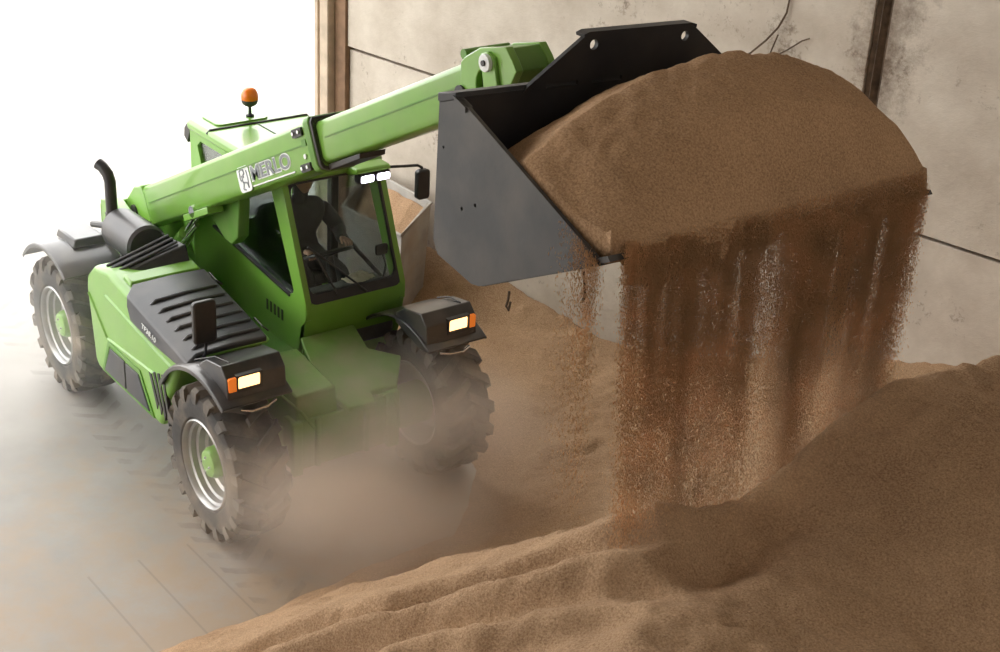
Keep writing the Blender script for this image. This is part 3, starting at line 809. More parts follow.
# ---- bucket (tilted a little about the machine's long axis)
BK = bpy.data.objects.new('bucket', None)
roll = Matrix.Translation((4.5, -0.165, 4.2)) @ Matrix.Rotation(-math.radians(2.4), 4, 'X') @ Matrix.Translation((-4.5, 0.165, -4.2))
Y0, Y1 = -1.25, 0.895
ZR = -0.045                                                 # the near side rises by the tilt: bring it back to its height
sideP = [(4.38, 4.19), (4.50, 4.22), (4.60, 4.19), (5.59, 3.80), (5.61, 3.775), (4.80, 3.37), (4.74, 3.36), (4.45, 3.41), (4.41, 3.47)]
def shell_strip(pts, th, y0, y1):
    mb = MB()
    P = [Vector(p) for p in pts]
    inner = []
    for i, p in enumerate(P):
        d = (P[min(i+1, len(P)-1)] - P[max(i-1, 0)]).normalized()
        inner.append(p + Vector((-d.y, d.x))*th)
    return mb.prism([tuple(p) for p in P] + [tuple(p) for p in reversed(inner)], XZ, y0, y1)
def bz(o):
    o.matrix_world = Matrix.Translation((0, 0, ZR)) @ roll
    return o
shell = shell_strip([(4.50, 4.215), (4.52, 3.80), (4.56, 3.62), (4.66, 3.48), (4.82, 3.41), (5.62, 3.785)], 0.022, Y0+0.01, Y1-0.01)
bucket = shell.build('bucket', 'steel_black', None)
bz(bucket)
def bpart(mb, name, m, par=None, bevel=0.0):
    o = mb.build(name, m, None, bevel=bevel); o.parent = par or bucket
    return o
bpart(shell_strip([(4.38, 4.19), (4.40, 3.47), (4.45, 3.41), (4.74, 3.355), (4.82, 3.375), (5.60, 3.765)], 0.018, Y0+0.01, Y1-0.01), 'outer_skin', 'steel_dark')
bpart(MB().prism([(4.37, 4.16), (4.37, 4.20), (4.51, 4.235), (4.525, 4.205), (4.40, 4.16)], XZ, Y0-0.005, Y1+0.005), 'top_rail', 'steel_black', bevel=0.005)
bpart(MB().prism([(5.50, 3.72), (5.50, 3.755), (5.66, 3.835), (5.68, 3.815)], XZ, Y0-0.005, Y1+0.005), 'cutting_edge', 'steel_dark')
for yy in (Y0, Y1-0.022):
    bpart(MB().prism([sideP, circle(4.44, 3.95, 0.008, 8), circle(4.62, 3.70, 0.010, 8), circle(4.72, 3.75, 0.010, 8)], XZ, yy-0.001, yy+0.022), 'side_plate', 'steel_dark')
    bpart(MB().prism([(4.50, 4.22), (4.60, 4.19), (4.605, 4.165), (4.52, 4.19)], XZ, yy-0.012, yy+0.034), 'side_lug', 'steel_dark')
# spill guard with its holes and slots
GL, GR_ = -0.87, 0.57
zb = 4.20
guard_out = [(GL, zb), (GR_, zb), (GR_-0.02, zb+0.02), (0.235, zb+0.245), (0.20, zb+0.258), (-0.49, zb+0.258), (-0.52, zb+0.245), (GL+0.03, zb+0.03)]
holes = [circle(-0.45, zb+0.205, 0.026, 16), circle(0.165, zb+0.205, 0.026, 16)]
for a in (-0.73, -0.44, -0.10, 0.20):
    holes.append([(a, zb+0.012), (a+0.20, zb+0.012), (a+0.20, zb+0.034), (a, zb+0.034)])
gu = MB().prism([guard_out] + holes, YZ, 4.505, 4.53)
bpart(gu, 'spill_guard', 'steel_black')
bpart(MB().prism([(-0.52, zb+0.245), (-0.49, zb+0.258), (0.20, zb+0.258), (0.235, zb+0.245), (0.235, zb+0.262), (0.2, zb+0.272), (-0.49, zb+0.272), (-0.525, zb+0.26)], YZ, 4.47, 4.535), 'guard_lip', 'steel_black')
# carriage between boom head and bucket
cg = MB()
for yy in (YB-0.32, YB+0.26):
    cg.prism([(4.42, 4.10), (4.30, 4.12), (3.74, 3.78), (3.62, 3.56), (3.72, 3.46), (4.42, 3.52)], XZ, yy, yy+0.06)
cg.box(4.30, 4.42, YB-0.34, YB+0.34, 3.5, 4.08)
cg.build('carriage', 'black', TH, bevel=0.01)
bucket.parent = TH

# straws caught on the bucket's lower edge
def stalk(name, pts, r, label, cat, group=None, parent=None):
    o = MB().tube(pts, r, 6).build(name, 'straw', parent)
    tag(o, label, cat, group)
    return o
stalk('straw', [(5.005, -1.262, 3.42), (5.01, -1.27, 3.38), (4.995, -1.268, 3.34), (5.01, -1.265, 3.325), (5.018, -1.262, 3.37)], 0.006, 'short looped straw hanging from the bucket bottom edge', 'straw')
stalk('straw', [(5.50, -1.255, 3.705), (5.53, -1.27, 3.66), (5.54, -1.27, 3.61), (5.525, -1.27, 3.57)], 0.006, 'thin straw dangling beneath the bucket lip beside the falling meal', 'straw')

# ---- cab
YR, YL = 0.02, 0.92
cab_out = [(-0.97, 0.9), (0.80, 0.86), (0.88, 1.08), (0.915, 1.44), (0.56, 2.32), (-0.95, 2.32)]
win_r = [(-0.58, 1.57), (0.66, 1.43), (0.72, 1.455), (0.73, 1.49), (0.40, 2.21), (0.35, 2.24), (-0.78, 2.24), (-0.84, 2.19)]
win_l = [(-0.70, 1.10), (0.66, 1.06), (0.76, 1.15), (0.78, 1.44), (0.42, 2.21), (0.37, 2.24), (-0.78, 2.24), (-0.84, 2.19)]
cb = MB()
cb.prism([cab_out, win_r], XZ, YR, YR+0.05)
cb.prism([cab_out, win_l], XZ, YL-0.05, YL)
# A-pillars' front faces, lower front panel
def wsx(z): return 0.92 - (z-1.44)*(0.355/0.88)
cb.prism([(0.925, 1.30), (0.925, 1.44), (0.57, 2.32), (0.50, 2.30), (0.85, 1.42), (0.83, 1.2)], XZ, YR-0.005, YR+0.045)
cb.prism([(0.925, 1.30), (0.925, 1.44), (0.57, 2.32), (0.50, 2.30), (0.85, 1.42), (0.83, 1.2)], XZ, YL-0.045, YL+0.005)
cb.prism([(0.78, 0.86), (0.87, 1.08), (0.935, 1.36), (0.925, 1.43), (0.87, 1.43), (0.82, 1.08), (0.72, 0.86)], XZ, YR, YL)
# rear frame
cb.prism([[(YR, 0.9), (YL, 0.9), (YL, 2.32), (YR, 2.32)], [(YR+0.06, 1.42), (YL-0.06, 1.42), (YL-0.06, 2.24), (YR+0.06, 2.24)]], YZ, -0.97, -0.91)
cb.box(-0.95, 0.85, YR, YL, 0.86, 0.95)
cab = cb.build('cab', 'green', TH, bevel=0.012)
# wide dark-green lower flank seen between hood and cab
MB().prism([(-0.59, 1.575), (0.68, 1.432), (0.68, 1.415), (-0.59, 1.555)], XZ, YR-0.012, YR+0.02).build('window_seal', 'black', cab)
for k in range(5):
    MB().box(0.30+0.06*k, 0.325+0.06*k, YR-0.004, YR+0.01, 1.16, 1.25).build('vent_slot', 'black', cab)
# windscreen in its black frame
def ws(p, a): return (wsx(p[1]) + a, p[0], p[1])
scr = rrect(YR+0.035, YL-0.035, 1.42, 2.30, 0.06)
MB().prism([scr, rrect(YR+0.055, YL-0.06, 1.49, 2.28, 0.06)], ws, -0.03, 0.004).build('windscreen_seal', 'black', cab)
wsg = MB().prism(scr, ws, -0.018, -0.010).build('windscreen', 'glass', cab, smooth=False)
MB().prism(win_r, XZ, YR+0.02, YR+0.027).build('side_window', 'glass', cab, smooth=False)
MB().prism(win_l, XZ, YL-0.028, YL-0.02).build('door_window', 'glass', cab, smooth=False)
MB().prism([(YR+0.06, 1.42), (YL-0.06, 1.42), (YL-0.06, 2.24), (YR+0.06, 2.24)], YZ, -0.945, -0.938).build('rear_window', 'glass', cab, smooth=False)
MB().box(-0.11, -0.03, YL-0.10, YL-0.03, 1.05, 2.28).build('door_post', 'black', cab, bevel=0.01)
MB().tube([(0.74, YL-0.09, 1.42), (0.2, YL-0.09, 1.56), (-0.05, YL-0.08, 1.68)], 0.02, 8).build('door_rail', 'black', cab)
# roof
rf = MB().prism(rrect(-1.02, 0.60, YR-0.03, YL+0.02, 0.09), XY, 2.295, 2.385)
roof = rf.build('roof', 'green', cab, bevel=0.03, seg=3)
MB().tube([(-0.60, YR-0.03, 2.36), (-0.60, YR, 2.388), (-0.60, YL, 2.388), (-0.60, YL+0.02, 2.36)], 0.011, 6).build('roof_seam', 'black', roof)
MB().box(-0.58, 0.25, 0.44, 0.448, 2.38, 2.391).build('roof_seam', 'black', roof)
MB().prism(rrect(-0.97, -0.66, 0.12, 0.60, 0.05), XY, 2.38, 2.398).build('roof_hatch', 'green', roof, bevel=0.006)
MB().prism([(-1.02, 2.16), (-0.95, 2.30), (-1.02, 2.34), (-1.08, 2.28), (-1.09, 2.20)], XZ, YR, YR+0.10).build('rear_lamp', 'black', roof, bevel=0.01)
# beacon
BX, BY, BZ = -0.76, 0.47, 2.39
bc = MB().lathe([(0.0, 0.0), (0.035, 0.0), (0.035, 0.02), (0.014, 0.03), (0.012, 0.085), (0.020, 0.09), (0.020, 0.105), (0.0, 0.11)], 14, org=(BX, BY, BZ), axis='Z')
bc.v = [(a, b, c+(BZ if c < 1 else 0)) for a, b, c in bc.v]
beacon = bc.build('beacon', 'black', TH)
l1 = MB().lathe([(0.0, 0.10), (0.040, 0.10), (0.060, 0.115), (0.070, 0.14), (0.070, 0.152), (0.0, 0.152)], 24, axis='Z'); l1.v = [(a+BX, b+BY, c+BZ) for a, b, c in l1.v]
l1.build('beacon_base', 'steel_dark', beacon)
l2 = MB().lathe([(0.0, 0.152), (0.070, 0.152), (0.072, 0.175), (0.067, 0.205), (0.052, 0.235), (0.028, 0.25), (0.0, 0.255)], 24, axis='Z'); l2.v = [(a+BX, b+BY, c+BZ) for a, b, c in l2.v]
l2.build('beacon_lens', 'amber', beacon)
# work lights
wb_ = MB().prism([(0.44, 2.375), (0.72, 2.365), (0.74, 2.35), (0.74, 2.33), (0.62, 2.29), (0.44, 2.30)], XZ, 0.58, 0.89)
wbo = wb_.build('light_bracket', 'green', cab, bevel=0.008)
for y in (0.67, 0.815):
    wl_ = MB().box(0.66, 0.75, y-0.068, y+0.068, 2.245, 2.325).build('work_light', 'black', TH, bevel=0.012)
    MB().prism(rrect(y-0.057, y+0.057, 2.258, 2.313, 0.015), YZ, 0.745, 0.756).build('lens', 'worklight', wl_, smooth=False)
# far mirror on its arm
arm = MB().tube([(0.60, 0.86, 2.30), (0.62, 1.12, 2.275), (0.625, 1.22, 2.265), (0.63, 1.26, 2.24), (0.63, 1.26, 2.21)], 0.012, 8)
am = arm.build('mirror_arm', 'black', TH)
MB().prism(rrect(1.20, 1.32, 1.98, 2.23, 0.03), YZ, 0.61, 0.67).build('mirror', 'black', am, bevel=0.012)
# wiper, interior
wp = MB().tube([ws((0.30, 1.46), 0.02), ws((0.20, 1.70), 0.022), ws((0.16, 1.80), 0.022)], 0.008, 6)
wp.tube([ws((0.55, 1.44), 0.022), ws((0.30, 1.68), 0.024), ws((0.12, 1.84), 0.022)], 0.009, 6)
wp.build('wiper', 'black', cab)
db = MB()
db.prism([(0.44, 0.95), (0.86, 0.95), (0.90, 1.40), (0.78, 1.44), (0.58, 1.40), (0.50, 1.20)], XZ, YR+0.06, YL-0.06)
db.build('dashboard', 'grey_cab', cab, bevel=0.02)
db = MB().box(-0.80, 0.45, YR+0.06, YR+0.22, 0.95, 1.40)
db.build('side_console', 'grey_cab', cab, bevel=0.02)
MB().tube([(0.60, 0.47, 1.32), (0.51, 0.47, 1.60)], 0.035, 12).build('steering_column', 'black', cab)
swm = Matrix.Translation((0.50, 0.47, 1.62)) @ Matrix.Rotation(math.radians(-28), 4, 'Y')
sw = MB()
ring = [swm @ Vector((0.19*math.cos(2*PI*i/28), 0.19*math.sin(2*PI*i/28), 0)) for i in range(29)]
sw.tube(ring, 0.015, 8, caps=False)
for a in (0.3, 2.4, 4.5):
    sw.tube([swm @ Vector((0, 0, -0.02)), swm @ Vector((0.19*math.cos(a), 0.19*math.sin(a), 0))], 0.012, 6)
sw.build('steering_wheel', 'black', cab)
st = MB().prism(rrect(-0.32, 0.20, 0.24, 0.72, 0.08), XY, 1.20, 1.33)
seat = st.build('seat', 'seat', cab, bevel=0.03)
MB().prism(rrect(0.26, 0.70, 1.28, 1.78, 0.10), lambda p, a: (-0.20 - 0.18*(p[1]-1.28) + a, p[0], p[1]), -0.08, 0.05).build('backrest', 'seat', seat, bevel=0.03)
MB().box(-0.25, 0.1, 0.3, 0.66, 0.95, 1.21).build('seat_base', 'black', seat, bevel=0.02)
im = MB().tube([(0.78, 0.80, 1.40), (0.80, 0.82, 1.56), (0.78, 0.79, 1.66)], 0.008, 6)
imo = im.build('display_stalk', 'black', cab)
MB().prism(rrect(0.735, 0.845, 1.64, 1.73, 0.02), YZ, 0.765, 0.79).build('display', 'black', imo, bevel=0.006)

# ---- fenders, lamps
def arch(a0, a1, r, y0, y1, cx, th=0.022, lip=0.05):
    mb = MB(); n = 16
    secs = []
    for i in range(n+1):
        t = math.radians(a0+(a1-a0)*i/n); c, s_ = math.cos(t), math.sin(t)
        secs.append([(cx+(r-lip)*c, y0, R+(r-lip)*s_), (cx+(r-0.01)*c, y0, R+(r-0.01)*s_), (cx+r*c, y0+0.03*(1 if y1 > y0 else -1), R+r*s_), (cx+r*c, y1, R+r*s_), (cx+(r-th)*c, y1, R+(r-th)*s_), (cx+(r-th)*c, y0+0.02*(1 if y1 > y0 else -1), R+(r-th)*s_)])
    vs = [p for q in secs for p in q]; k = 6
    fs = [(i*k+j, i*k+(j+1) % k, (i+1)*k+(j+1) % k, (i+1)*k+j) for i in range(n) for j in range(k)] + [tuple(range(k)), tuple(range(len(vs)-1, len(vs)-k-1, -1))]
    return mb.add(vs, fs)
for s in (-1, 1):
    f = arch(150, 58, 0.76, s*1.13, s*0.58, WB/2)
    f.prism([(1.28, 1.30), (1.62, 1.20), (1.72, 1.22), (1.70, 1.42), (1.62, 1.50), (1.40, 1.46), (1.28, 1.38)], XZ, s*1.06, s*0.60)
    fen = f.build('front_fender', 'fender', TH, bevel=0.035, seg=4)
    hl = MB().prism(rrect(s*0.89-0.085, s*0.89+0.085, 1.33, 1.43, 0.015), YZ, 1.66, 1.708)
    hl.build('headlight', 'headlight', fen, bevel=0.004)
    MB().prism([[(s*0.89-0.10, 1.315), (s*0.89+0.10, 1.315), (s*0.89+0.10, 1.445), (s*0.89-0.10, 1.445)], rrect(s*0.89-0.087, s*0.89+0.087, 1.328, 1.432, 0.015)], YZ, 1.66, 1.716).build('headlight_bezel', 'black', fen)
    MB().prism(rrect(s*1.015-0.036, s*1.015+0.036, 1.325, 1.43, 0.012), YZ, 1.64, 1.712).build('turn_signal', 'amber_lens', fen, bevel=0.006)
    MB().tube([(1.74, s*0.98, 1.19), (1.76, s*0.90, 1.17), (1.76, s*0.78, 1.18), (1.74, s*0.70, 1.20)], 0.012, 8).build('lamp_bracket', 'chrome', fen)
    MB().tube([(1.20, s*1.05, 1.37), (1.42, s*1.0, 1.475), (1.60, s*0.98, 1.50)], 0.006, 6).build('fender_trim', 'steel_dark', fen)
    rfd = arch(140, 55, 0.735, s*1.15, s*0.58, -WB/2)
    rfo = rfd.build('rear_fender', 'fender', TH, bevel=0.01)
    if s < 0:
        MB().hexa([(-1.62, -0.95, 1.31), (-1.22, -0.95, 1.33), (-1.22, -0.66, 1.33), (-1.62, -0.66, 1.31)], [(-1.60, -0.93, 1.385), (-1.24, -0.93, 1.40), (-1.24, -0.68, 1.40), (-1.60, -0.68, 1.385)]).build('fender_box', 'fender', rfo, bevel=0.012)
        MB().tube([(-1.6, -0.62, 1.36), (-1.3, -0.60, 1.44), (-0.98, -0.62, 1.36), (-0.90, -0.66, 1.22)], 0.03, 8).build('fender_hose', 'black', rfo)
# near mirror standing on the hood front
ma = MB().tube([(1.14, -0.96, 1.33), (1.17, -0.95, 1.38), (1.18, -0.95, 1.55)], 0.012, 8).build('mirror_arm', 'black', TH)
MB().prism(rrect(-1.045, -0.865, 1.47, 1.80, 0.03), YZ, 1.15, 1.20).build('mirror', 'black', ma, bevel=0.014)
MB().prism(rrect(-1.025, -0.885, 1.49, 1.78, 0.02), YZ, 1.145, 1.152).build('mirror_pane', 'mirror_glass', ma)

# ------------------------------------------------------------------ driver
def skin_obj(name, verts, edges, radii, m, root=0, sub=2):
    me = bpy.data.meshes.new(name); me.from_pydata(verts, edges, []); me.update()
    o = bpy.data.objects.new(name, me); C.objects.link(o)
    sk = o.modifiers.new('skin', 'SKIN'); sk.use_smooth_shade = True
    sd = o.modifiers.new('sub', 'SUBSURF'); sd.levels = sub; sd.render_levels = sub
    for i, r in enumerate(radii):
        me.skin_vertices[0].data[i].radius = (r, r) if not isinstance(r, tuple) else r
        me.skin_vertices[0].data[i].use_root = (i == root)
    dg = bpy.context.evaluated_depsgraph_get()
    me2 = bpy.data.meshes.new_from_object(o.evaluated_get(dg))
    bpy.data.objects.remove(o)
    me2.name = name; me2.materials.clear(); me2.materials.append(M[m])
    for p in me2.polygons: p.use_smooth = True
    o2 = bpy.data.objects.new(name, me2); C.objects.link(o2)
    return o2
V_ = [(-0.04, 0.48, 1.42), (-0.05, 0.48, 1.57), (-0.02, 0.48, 1.72), (0.01, 0.48, 1.83), (0.03, 0.48, 1.91),
      (0.05, 0.48, 1.97), (0.07, 0.48, 2.06), (0.07, 0.48, 2.15),
      (0.01, 0.69, 1.82), (0.12, 0.80, 1.64), (0.36, 0.67, 1.66), (0.43, 0.63, 1.69),
      (0.01, 0.27, 1.82), (0.10, 0.19, 1.62), (0.34, 0.28, 1.60), (0.41, 0.31, 1.63),
      (0.12, 0.60, 1.42), (0.44, 0.64, 1.40), (0.46, 0.64, 1.08), (0.54, 0.64, 1.00),
      (0.12, 0.36, 1.42), (0.44, 0.32, 1.40), (0.46, 0.32, 1.08), (0.54, 0.32, 1.00)]
E_ = [(0, 1), (1, 2), (2, 3), (3, 4), (4, 5), (5, 6), (6, 7), (3, 8), (8, 9), (9, 10), (10, 11), (3, 12), (12, 13), (13, 14), (14, 15),
      (0, 16), (16, 17), (17, 18), (18, 19), (0, 20), (20, 21), (21, 22), (22, 23)]
Rr = [0.16, 0.16, 0.18, 0.16, 0.08, 0.055, 0.085, 0.08, 0.085, 0.065, 0.048, 0.034, 0.085, 0.065, 0.048, 0.034, 0.09, 0.068, 0.05, 0.045, 0.09, 0.068, 0.05, 0.045]
drv = skin_obj('person', V_, E_, Rr, 'jacket')
tag(drv, 'driver in a dark jacket seated at the steering wheel inside the cab', 'person')
# head with a face, hair, hands
hbm = bmesh.new(); bmesh.ops.create_uvsphere(hbm, u_segments=24, v_segments=18, radius=1.0)
for v in hbm.verts:
    x, y, z = v.co
    v.co = Vector((x*0.098*(1.0 if z > -0.2 else 1.0+0.10*(z+0.2)), y*0.078*(1.0 if z > -0.1 else 1.0+0.35*(z+0.1)), z*0.118))
    if x > 0.75 and -0.35 < z < 0.2 and abs(y) < 0.22: v.co.x += 0.022*(1-abs(y)/0.22)*(0.6-z)
    if x > 0.6 and 0.05 < z < 0.3 and 0.2 < abs(y) < 0.6: v.co.x -= 0.008
    if abs(y) > 0.93 and abs(z) < 0.25 and abs(x) < 0.3: v.co.y *= 1.12
hme = bpy.data.meshes.new('head'); hbm.to_mesh(hme); hbm.free(); hme.materials.append(M['skin'])
for p in hme.polygons: p.use_smooth = True
hobj = bpy.data.objects.new('head', hme); C.objects.link(hobj); hobj.location = (0.09, 0.48, 2.11); hobj.parent = drv
hob = bmesh.new(); bmesh.ops.create_uvsphere(hob, u_segments=20, v_segments=14, radius=1.0)
bmesh.ops.delete(hob, geom=[v for v in hob.verts if v.co.z < 0.15 and v.co.x > -0.25 or v.co.z < -0.5 or (v.co.x > 0.6 and v.co.z < 0.5)], context='VERTS')
for v in hob.verts: v.co = Vector((v.co.x*0.106, v.co.y*0.086, v.co.z*0.126))
hhm = bpy.data.meshes.new('hair'); hob.to_mesh(hhm); hob.free(); hhm.materials.append(M['hair'])
hro = bpy.data.objects.new('hair', hhm); C.objects.link(hro); hro.location = (0.085, 0.48, 2.115); hro.parent = drv
sol = hro.modifiers.new('solid', 'SOLIDIFY'); sol.thickness = 0.012
for s, wr_ in ((1, Vector((0.43, 0.63, 1.69))), (-1, Vector((0.41, 0.31, 1.63)))):
    hv = [tuple(wr_), tuple(wr_+Vector((0.05, 0.0, 0.012))), tuple(wr_+Vector((0.085, 0, 0.012)))]
    he = [(0, 1), (1, 2)]; hr = [0.026, (0.030, 0.02), (0.030, 0.016)]
    for k, (dy, ln) in enumerate(((-0.028, 0.036), (-0.010, 0.042), (0.009, 0.04), (0.026, 0.032))):
        b0 = len(hv)
        hv += [tuple(wr_+Vector((0.10, dy, 0.014))), tuple(wr_+Vector((0.10+ln*0.7, dy*1.05, 0.0))), tuple(wr_+Vector((0.10+ln*0.6, dy*1.05, -0.028)))]
        he += [(2, b0), (b0, b0+1), (b0+1, b0+2)]; hr += [0.009, 0.0085, 0.0075]
    b0 = len(hv)
    hv += [tuple(wr_+Vector((0.06, -s*0.034, 0.006))), tuple(wr_+Vector((0.09, -s*0.045, -0.008)))]
    he += [(1, b0), (b0, b0+1)]; hr += [0.011, 0.009]
    ho = skin_obj('hand', hv, he, hr, 'skin', sub=1); ho.parent = drv

# crumpled pale cloth on the dashboard
cbm = bmesh.new(); bmesh.ops.create_grid(cbm, x_segments=14, y_segments=14, size=1.0)
for v in cbm.verts:
    q = v.co.copy(); v.co = Vector((q.x*0.085, q.y*0.12, 0.02 + 0.035*abs(mnoise.noise(Vector((q.x*1.6, q.y*1.6, 2.0)))) + 0.03*math.exp(-(q.x**2+q.y**2)*1.5)))
cme = bpy.data.meshes.new('cloth'); cbm.to_mesh(cme); cbm.free(); cme.materials.append(M['cloth'])
for p in cme.polygons: p.use_smooth = True
clo = bpy.data.objects.new('cloth', cme); C.objects.link(clo); clo.location = (0.68, 0.64, 1.405); clo.rotation_euler = (0, 0.05, 0.4)
so = clo.modifiers.new('solid', 'SOLIDIFY'); so.thickness = 0.008
tag(clo, 'crumpled pale cloth lying on the dashboard behind the windscreen', 'cloth')

# ------------------------------------------------------------------ meal in the bucket
def lip_z(y): return 3.835 - 0.042*(np.asarray(y)-Y0) + ZR + 0.045
def load_h(x, y):
    ridge = np.interp(y, [-1.24, -1.02, -0.68, -0.44, -0.18, 0.09, 0.46, 0.75, 0.96], [4.03, 4.18, 4.31, 4.39, 4.41, 4.39, 4.32, 4.22, 4.06])
    back = ridge - np.clip(5.02-x, 0, 1)*0.55 - np.clip(5.02-x, 0, 1)**2*0.2
    front = ridge - np.clip(x-5.02, 0, 2)**1.5*0.52
    h = np.where(x < 5.02, back, front)
    return h + vnoise(x, y, 31, 4, 3.0)*0.03 + vnoise(x, y, 32, 3, 16.0)*0.012
ys = np.arange(-1.226, 0.87, 0.012)
xs = np.arange(4.54, 5.42, 0.012)
X, Y = np.meshgrid(xs, ys, indexing='ij')
Zt = np.maximum(load_h(X, Y), 3.60)
# front roll: from the last height-field row over the lip and down
lz = lip_z(ys); z0 = Zt[-1]
ns = vnoise(ys*0, ys, 41, 5, 5.0)
cx = np.stack([np.full_like(ys, xs[-1]), np.full_like(ys, 5.50), np.full_like(ys, 5.58)+0.01*ns, np.full_like(ys, 5.645)+0.015*ns, np.full_like(ys, 5.685)+0.02*ns, np.full_like(ys, 5.70)+0.02*ns, np.full_like(ys, 5.69)+0.02*ns])
cz = np.stack([z0, z0*0.74+lz*0.26+0.005, z0*0.45+lz*0.55+0.01, z0*0.18+lz*0.82+0.015, lz+0.035, lz-0.05-0.05*ns, lz-0.12-0.12*ns])
tt = np.linspace(0, cx.shape[0]-1, 50)
def crv(c):
    k = np.clip(np.floor(tt).astype(int), 0, c.shape[0]-2); f = (tt-k)[:, None]
    p0 = c[np.maximum(k-1, 0)]; p1 = c[k]; p2 = c[k+1]; p3 = c[np.minimum(k+2, c.shape[0]-1)]
    return 0.5*((2*p1)+(-p0+p2)*f+(2*p0-5*p1+4*p2-p3)*f**2+(-p0+3*p1-3*p2+p3)*f**3)
FX, FZ = crv(cx)[1:], crv(cz)[1:]
FY = np.tile(ys, (len(FX), 1))
taper = np.minimum(sstep(-1.226, -1.10, ys), sstep(0.87, 0.74, ys))
FX = xs[-1] + (FX-xs[-1])*(0.80+0.20*taper)
FZ = FZ + (1-taper)*np.linspace(0, 0.10, len(FX))[:, None]
FX = FX + vnoise(FZ, FY, 44, 4, 9.0)*0.030*np.linspace(0, 1, len(FX))[:, None]
X = np.vstack([X, FX]); Y = np.vstack([Y, FY]); Zt = np.vstack([Zt, FZ])
XB = np.minimum(X, 5.665); Zb = np.interp(XB, [4.5, 4.6, 4.7, 4.86, 5.60, 5.665], [3.86, 3.56, 3.47, 3.43, 3.77, 3.80]) - 0.042*(Y-Y0)
Zb = np.minimum(Zb, Zt-0.004)
n, k = X.shape
Vt = np.stack([X, Y, Zt], -1).reshape(-1, 3); Vb = np.stack([XB, Y, Zb], -1).reshape(-1, 3)
idx = np.arange(n*k).reshape(n, k)
Ft = np.stack([idx[:-1, :-1], idx[1:, :-1], idx[1:, 1:], idx[:-1, 1:]], -1).reshape(-1, 4)
Fb = Ft[:, ::-1] + n*k
ring_ = list(idx[:, 0]) + list(idx[-1, 1:]) + list(idx[-2::-1, -1]) + list(idx[0, -2:0:-1])
Fs = [(ring_[i], ring_[(i+1) % len(ring_)], ring_[(i+1) % len(ring_)]+n*k, ring_[i]+n*k) for i in range(len(ring_))]
lme = bpy.data.meshes.new('bucket_meal'); lme.from_pydata(np.vstack([Vt, Vb]).tolist(), [], Ft.tolist()+Fb.tolist()+[tuple(int(a) for a in f) for f in Fs]); lme.update()
lb = bmesh.new(); lb.from_mesh(lme); bmesh.ops.recalc_face_normals(lb, faces=lb.faces); lb.to_mesh(lme); lb.free()
for p in lme.polygons: p.use_smooth = True
lme.materials.append(M['grain_b'])
lo = bpy.data.objects.new('bucket_meal', lme); C.objects.link(lo)
tag(lo, 'heaped load of brown meal overflowing the raised bucket', 'meal', kind='stuff')

# ------------------------------------------------------------------ meal falling from the lip
NG = 270000
streams = []
for i in range(70):
    streams.append((rng.uniform(-1.21, 0.82), abs(rng.normal(0.0, 0.020))+0.008, rng.uniform(0.2, 1.8), rng.uniform(0, 99), rng.uniform(0.35, 1.0)))
st = np.array(streams)
wts = st[:, 2]*(0.4+st[:, 1]*25); wts /= wts.sum()
kk = rng.choice(len(streams), NG, p=wts)
sy, sw_, sp, sl = st[kk, 0], st[kk, 1], st[kk, 3], st[kk, 4]
fall = rng.random(NG)**1.5
thin = rng.random(NG) < 0.55
fall = np.where(thin, fall*sl, fall)
z_top = lip_z(sy) + 0.02 + 0.10*vnoise(sy*0, sy, 51, 4, 4.0)
z = z_top - fall*(z_top - 2.25)
gy = sy + rng.normal(0, 1, NG)*sw_*(0.7+1.2*fall) + 0.025*np.sin(sp+fall*6.0)*fall
top = rng.random(NG) < 0.35*np.exp(-fall*3.0) + 0.10
gy = np.where(top, rng.uniform(-1.22, 0.80, NG), gy)
gy = gy + fall*np.interp(gy, [-1.25, -0.5, 0.2, 0.9], [0.12, 0.06, 0.0, -0.06])
gx = 5.705 - 0.25*np.clip(z-lip_z(gy), 0, 1) + rng.normal(0, 0.022, NG)*(0.5+1.6*fall)
# a thin spill past the near corner of the bucket
nc = 4200
cf_ = rng.random(nc)**1.4; cxx = rng.choice([5.38, 5.45, 5.50, 5.56, 5.60], nc, p=[0.04, 0.08, 0.18, 0.35, 0.35]) + rng.normal(0, 0.018, nc)
gx = np.concatenate([gx, cxx]); gy = np.concatenate([gy, -1.285 + rng.normal(0, 0.012, nc)*(1+2*cf_)])
z = np.concatenate([z, 3.80 + (5.6-cxx)*0.40 - cf_*rng.uniform(0.2, 1.4, nc)]); fall = np.concatenate([fall, cf_]); NG = len(gx)
hz = pile_h(gx, gy)
ok = z > hz-0.02
gx, gy, z, fall = gx[ok], gy[ok], z[ok], fall[ok]
NG = len(gx)
a = rng.uniform(0, 2*PI, NG); rad = rng.uniform(0.0011, 0.0024, NG); ln = rng.uniform(0.003, 0.009, NG)*(1+0.6*fall)
P = np.stack([gx, gy, z], -1)
V4 = np.zeros((NG, 5, 3))
for j in range(3):
    V4[:, j, 0] = rad*np.cos(a+2*PI*j/3); V4[:, j, 1] = rad*np.sin(a+2*PI*j/3)
V4[:, 3, 2] = ln; V4[:, 4, 2] = -ln
V4 += P[:, None, :]
base = (np.arange(NG)*5)[:, None, None]
tri = np.array([[0, 1, 3], [1, 2, 3], [2, 0, 3], [1, 0, 4], [2, 1, 4], [0, 2, 4]])[None] + base
fme = bpy.data.meshes.new('falling_meal')
fv = V4.reshape(-1, 3); ff = tri.reshape(-1, 3)
fme.vertices.add(len(fv)); fme.vertices.foreach_set('co', fv.ravel())
fme.loops.add(ff.size); fme.loops.foreach_set('vertex_index', ff.ravel().astype(np.int32))
fme.polygons.add(len(ff)); fme.polygons.foreach_set('loop_start', (np.arange(len(ff))*3).astype(np.int32))
fme.update(); fme.validate()
fme.materials.append(M['grain_fly'])
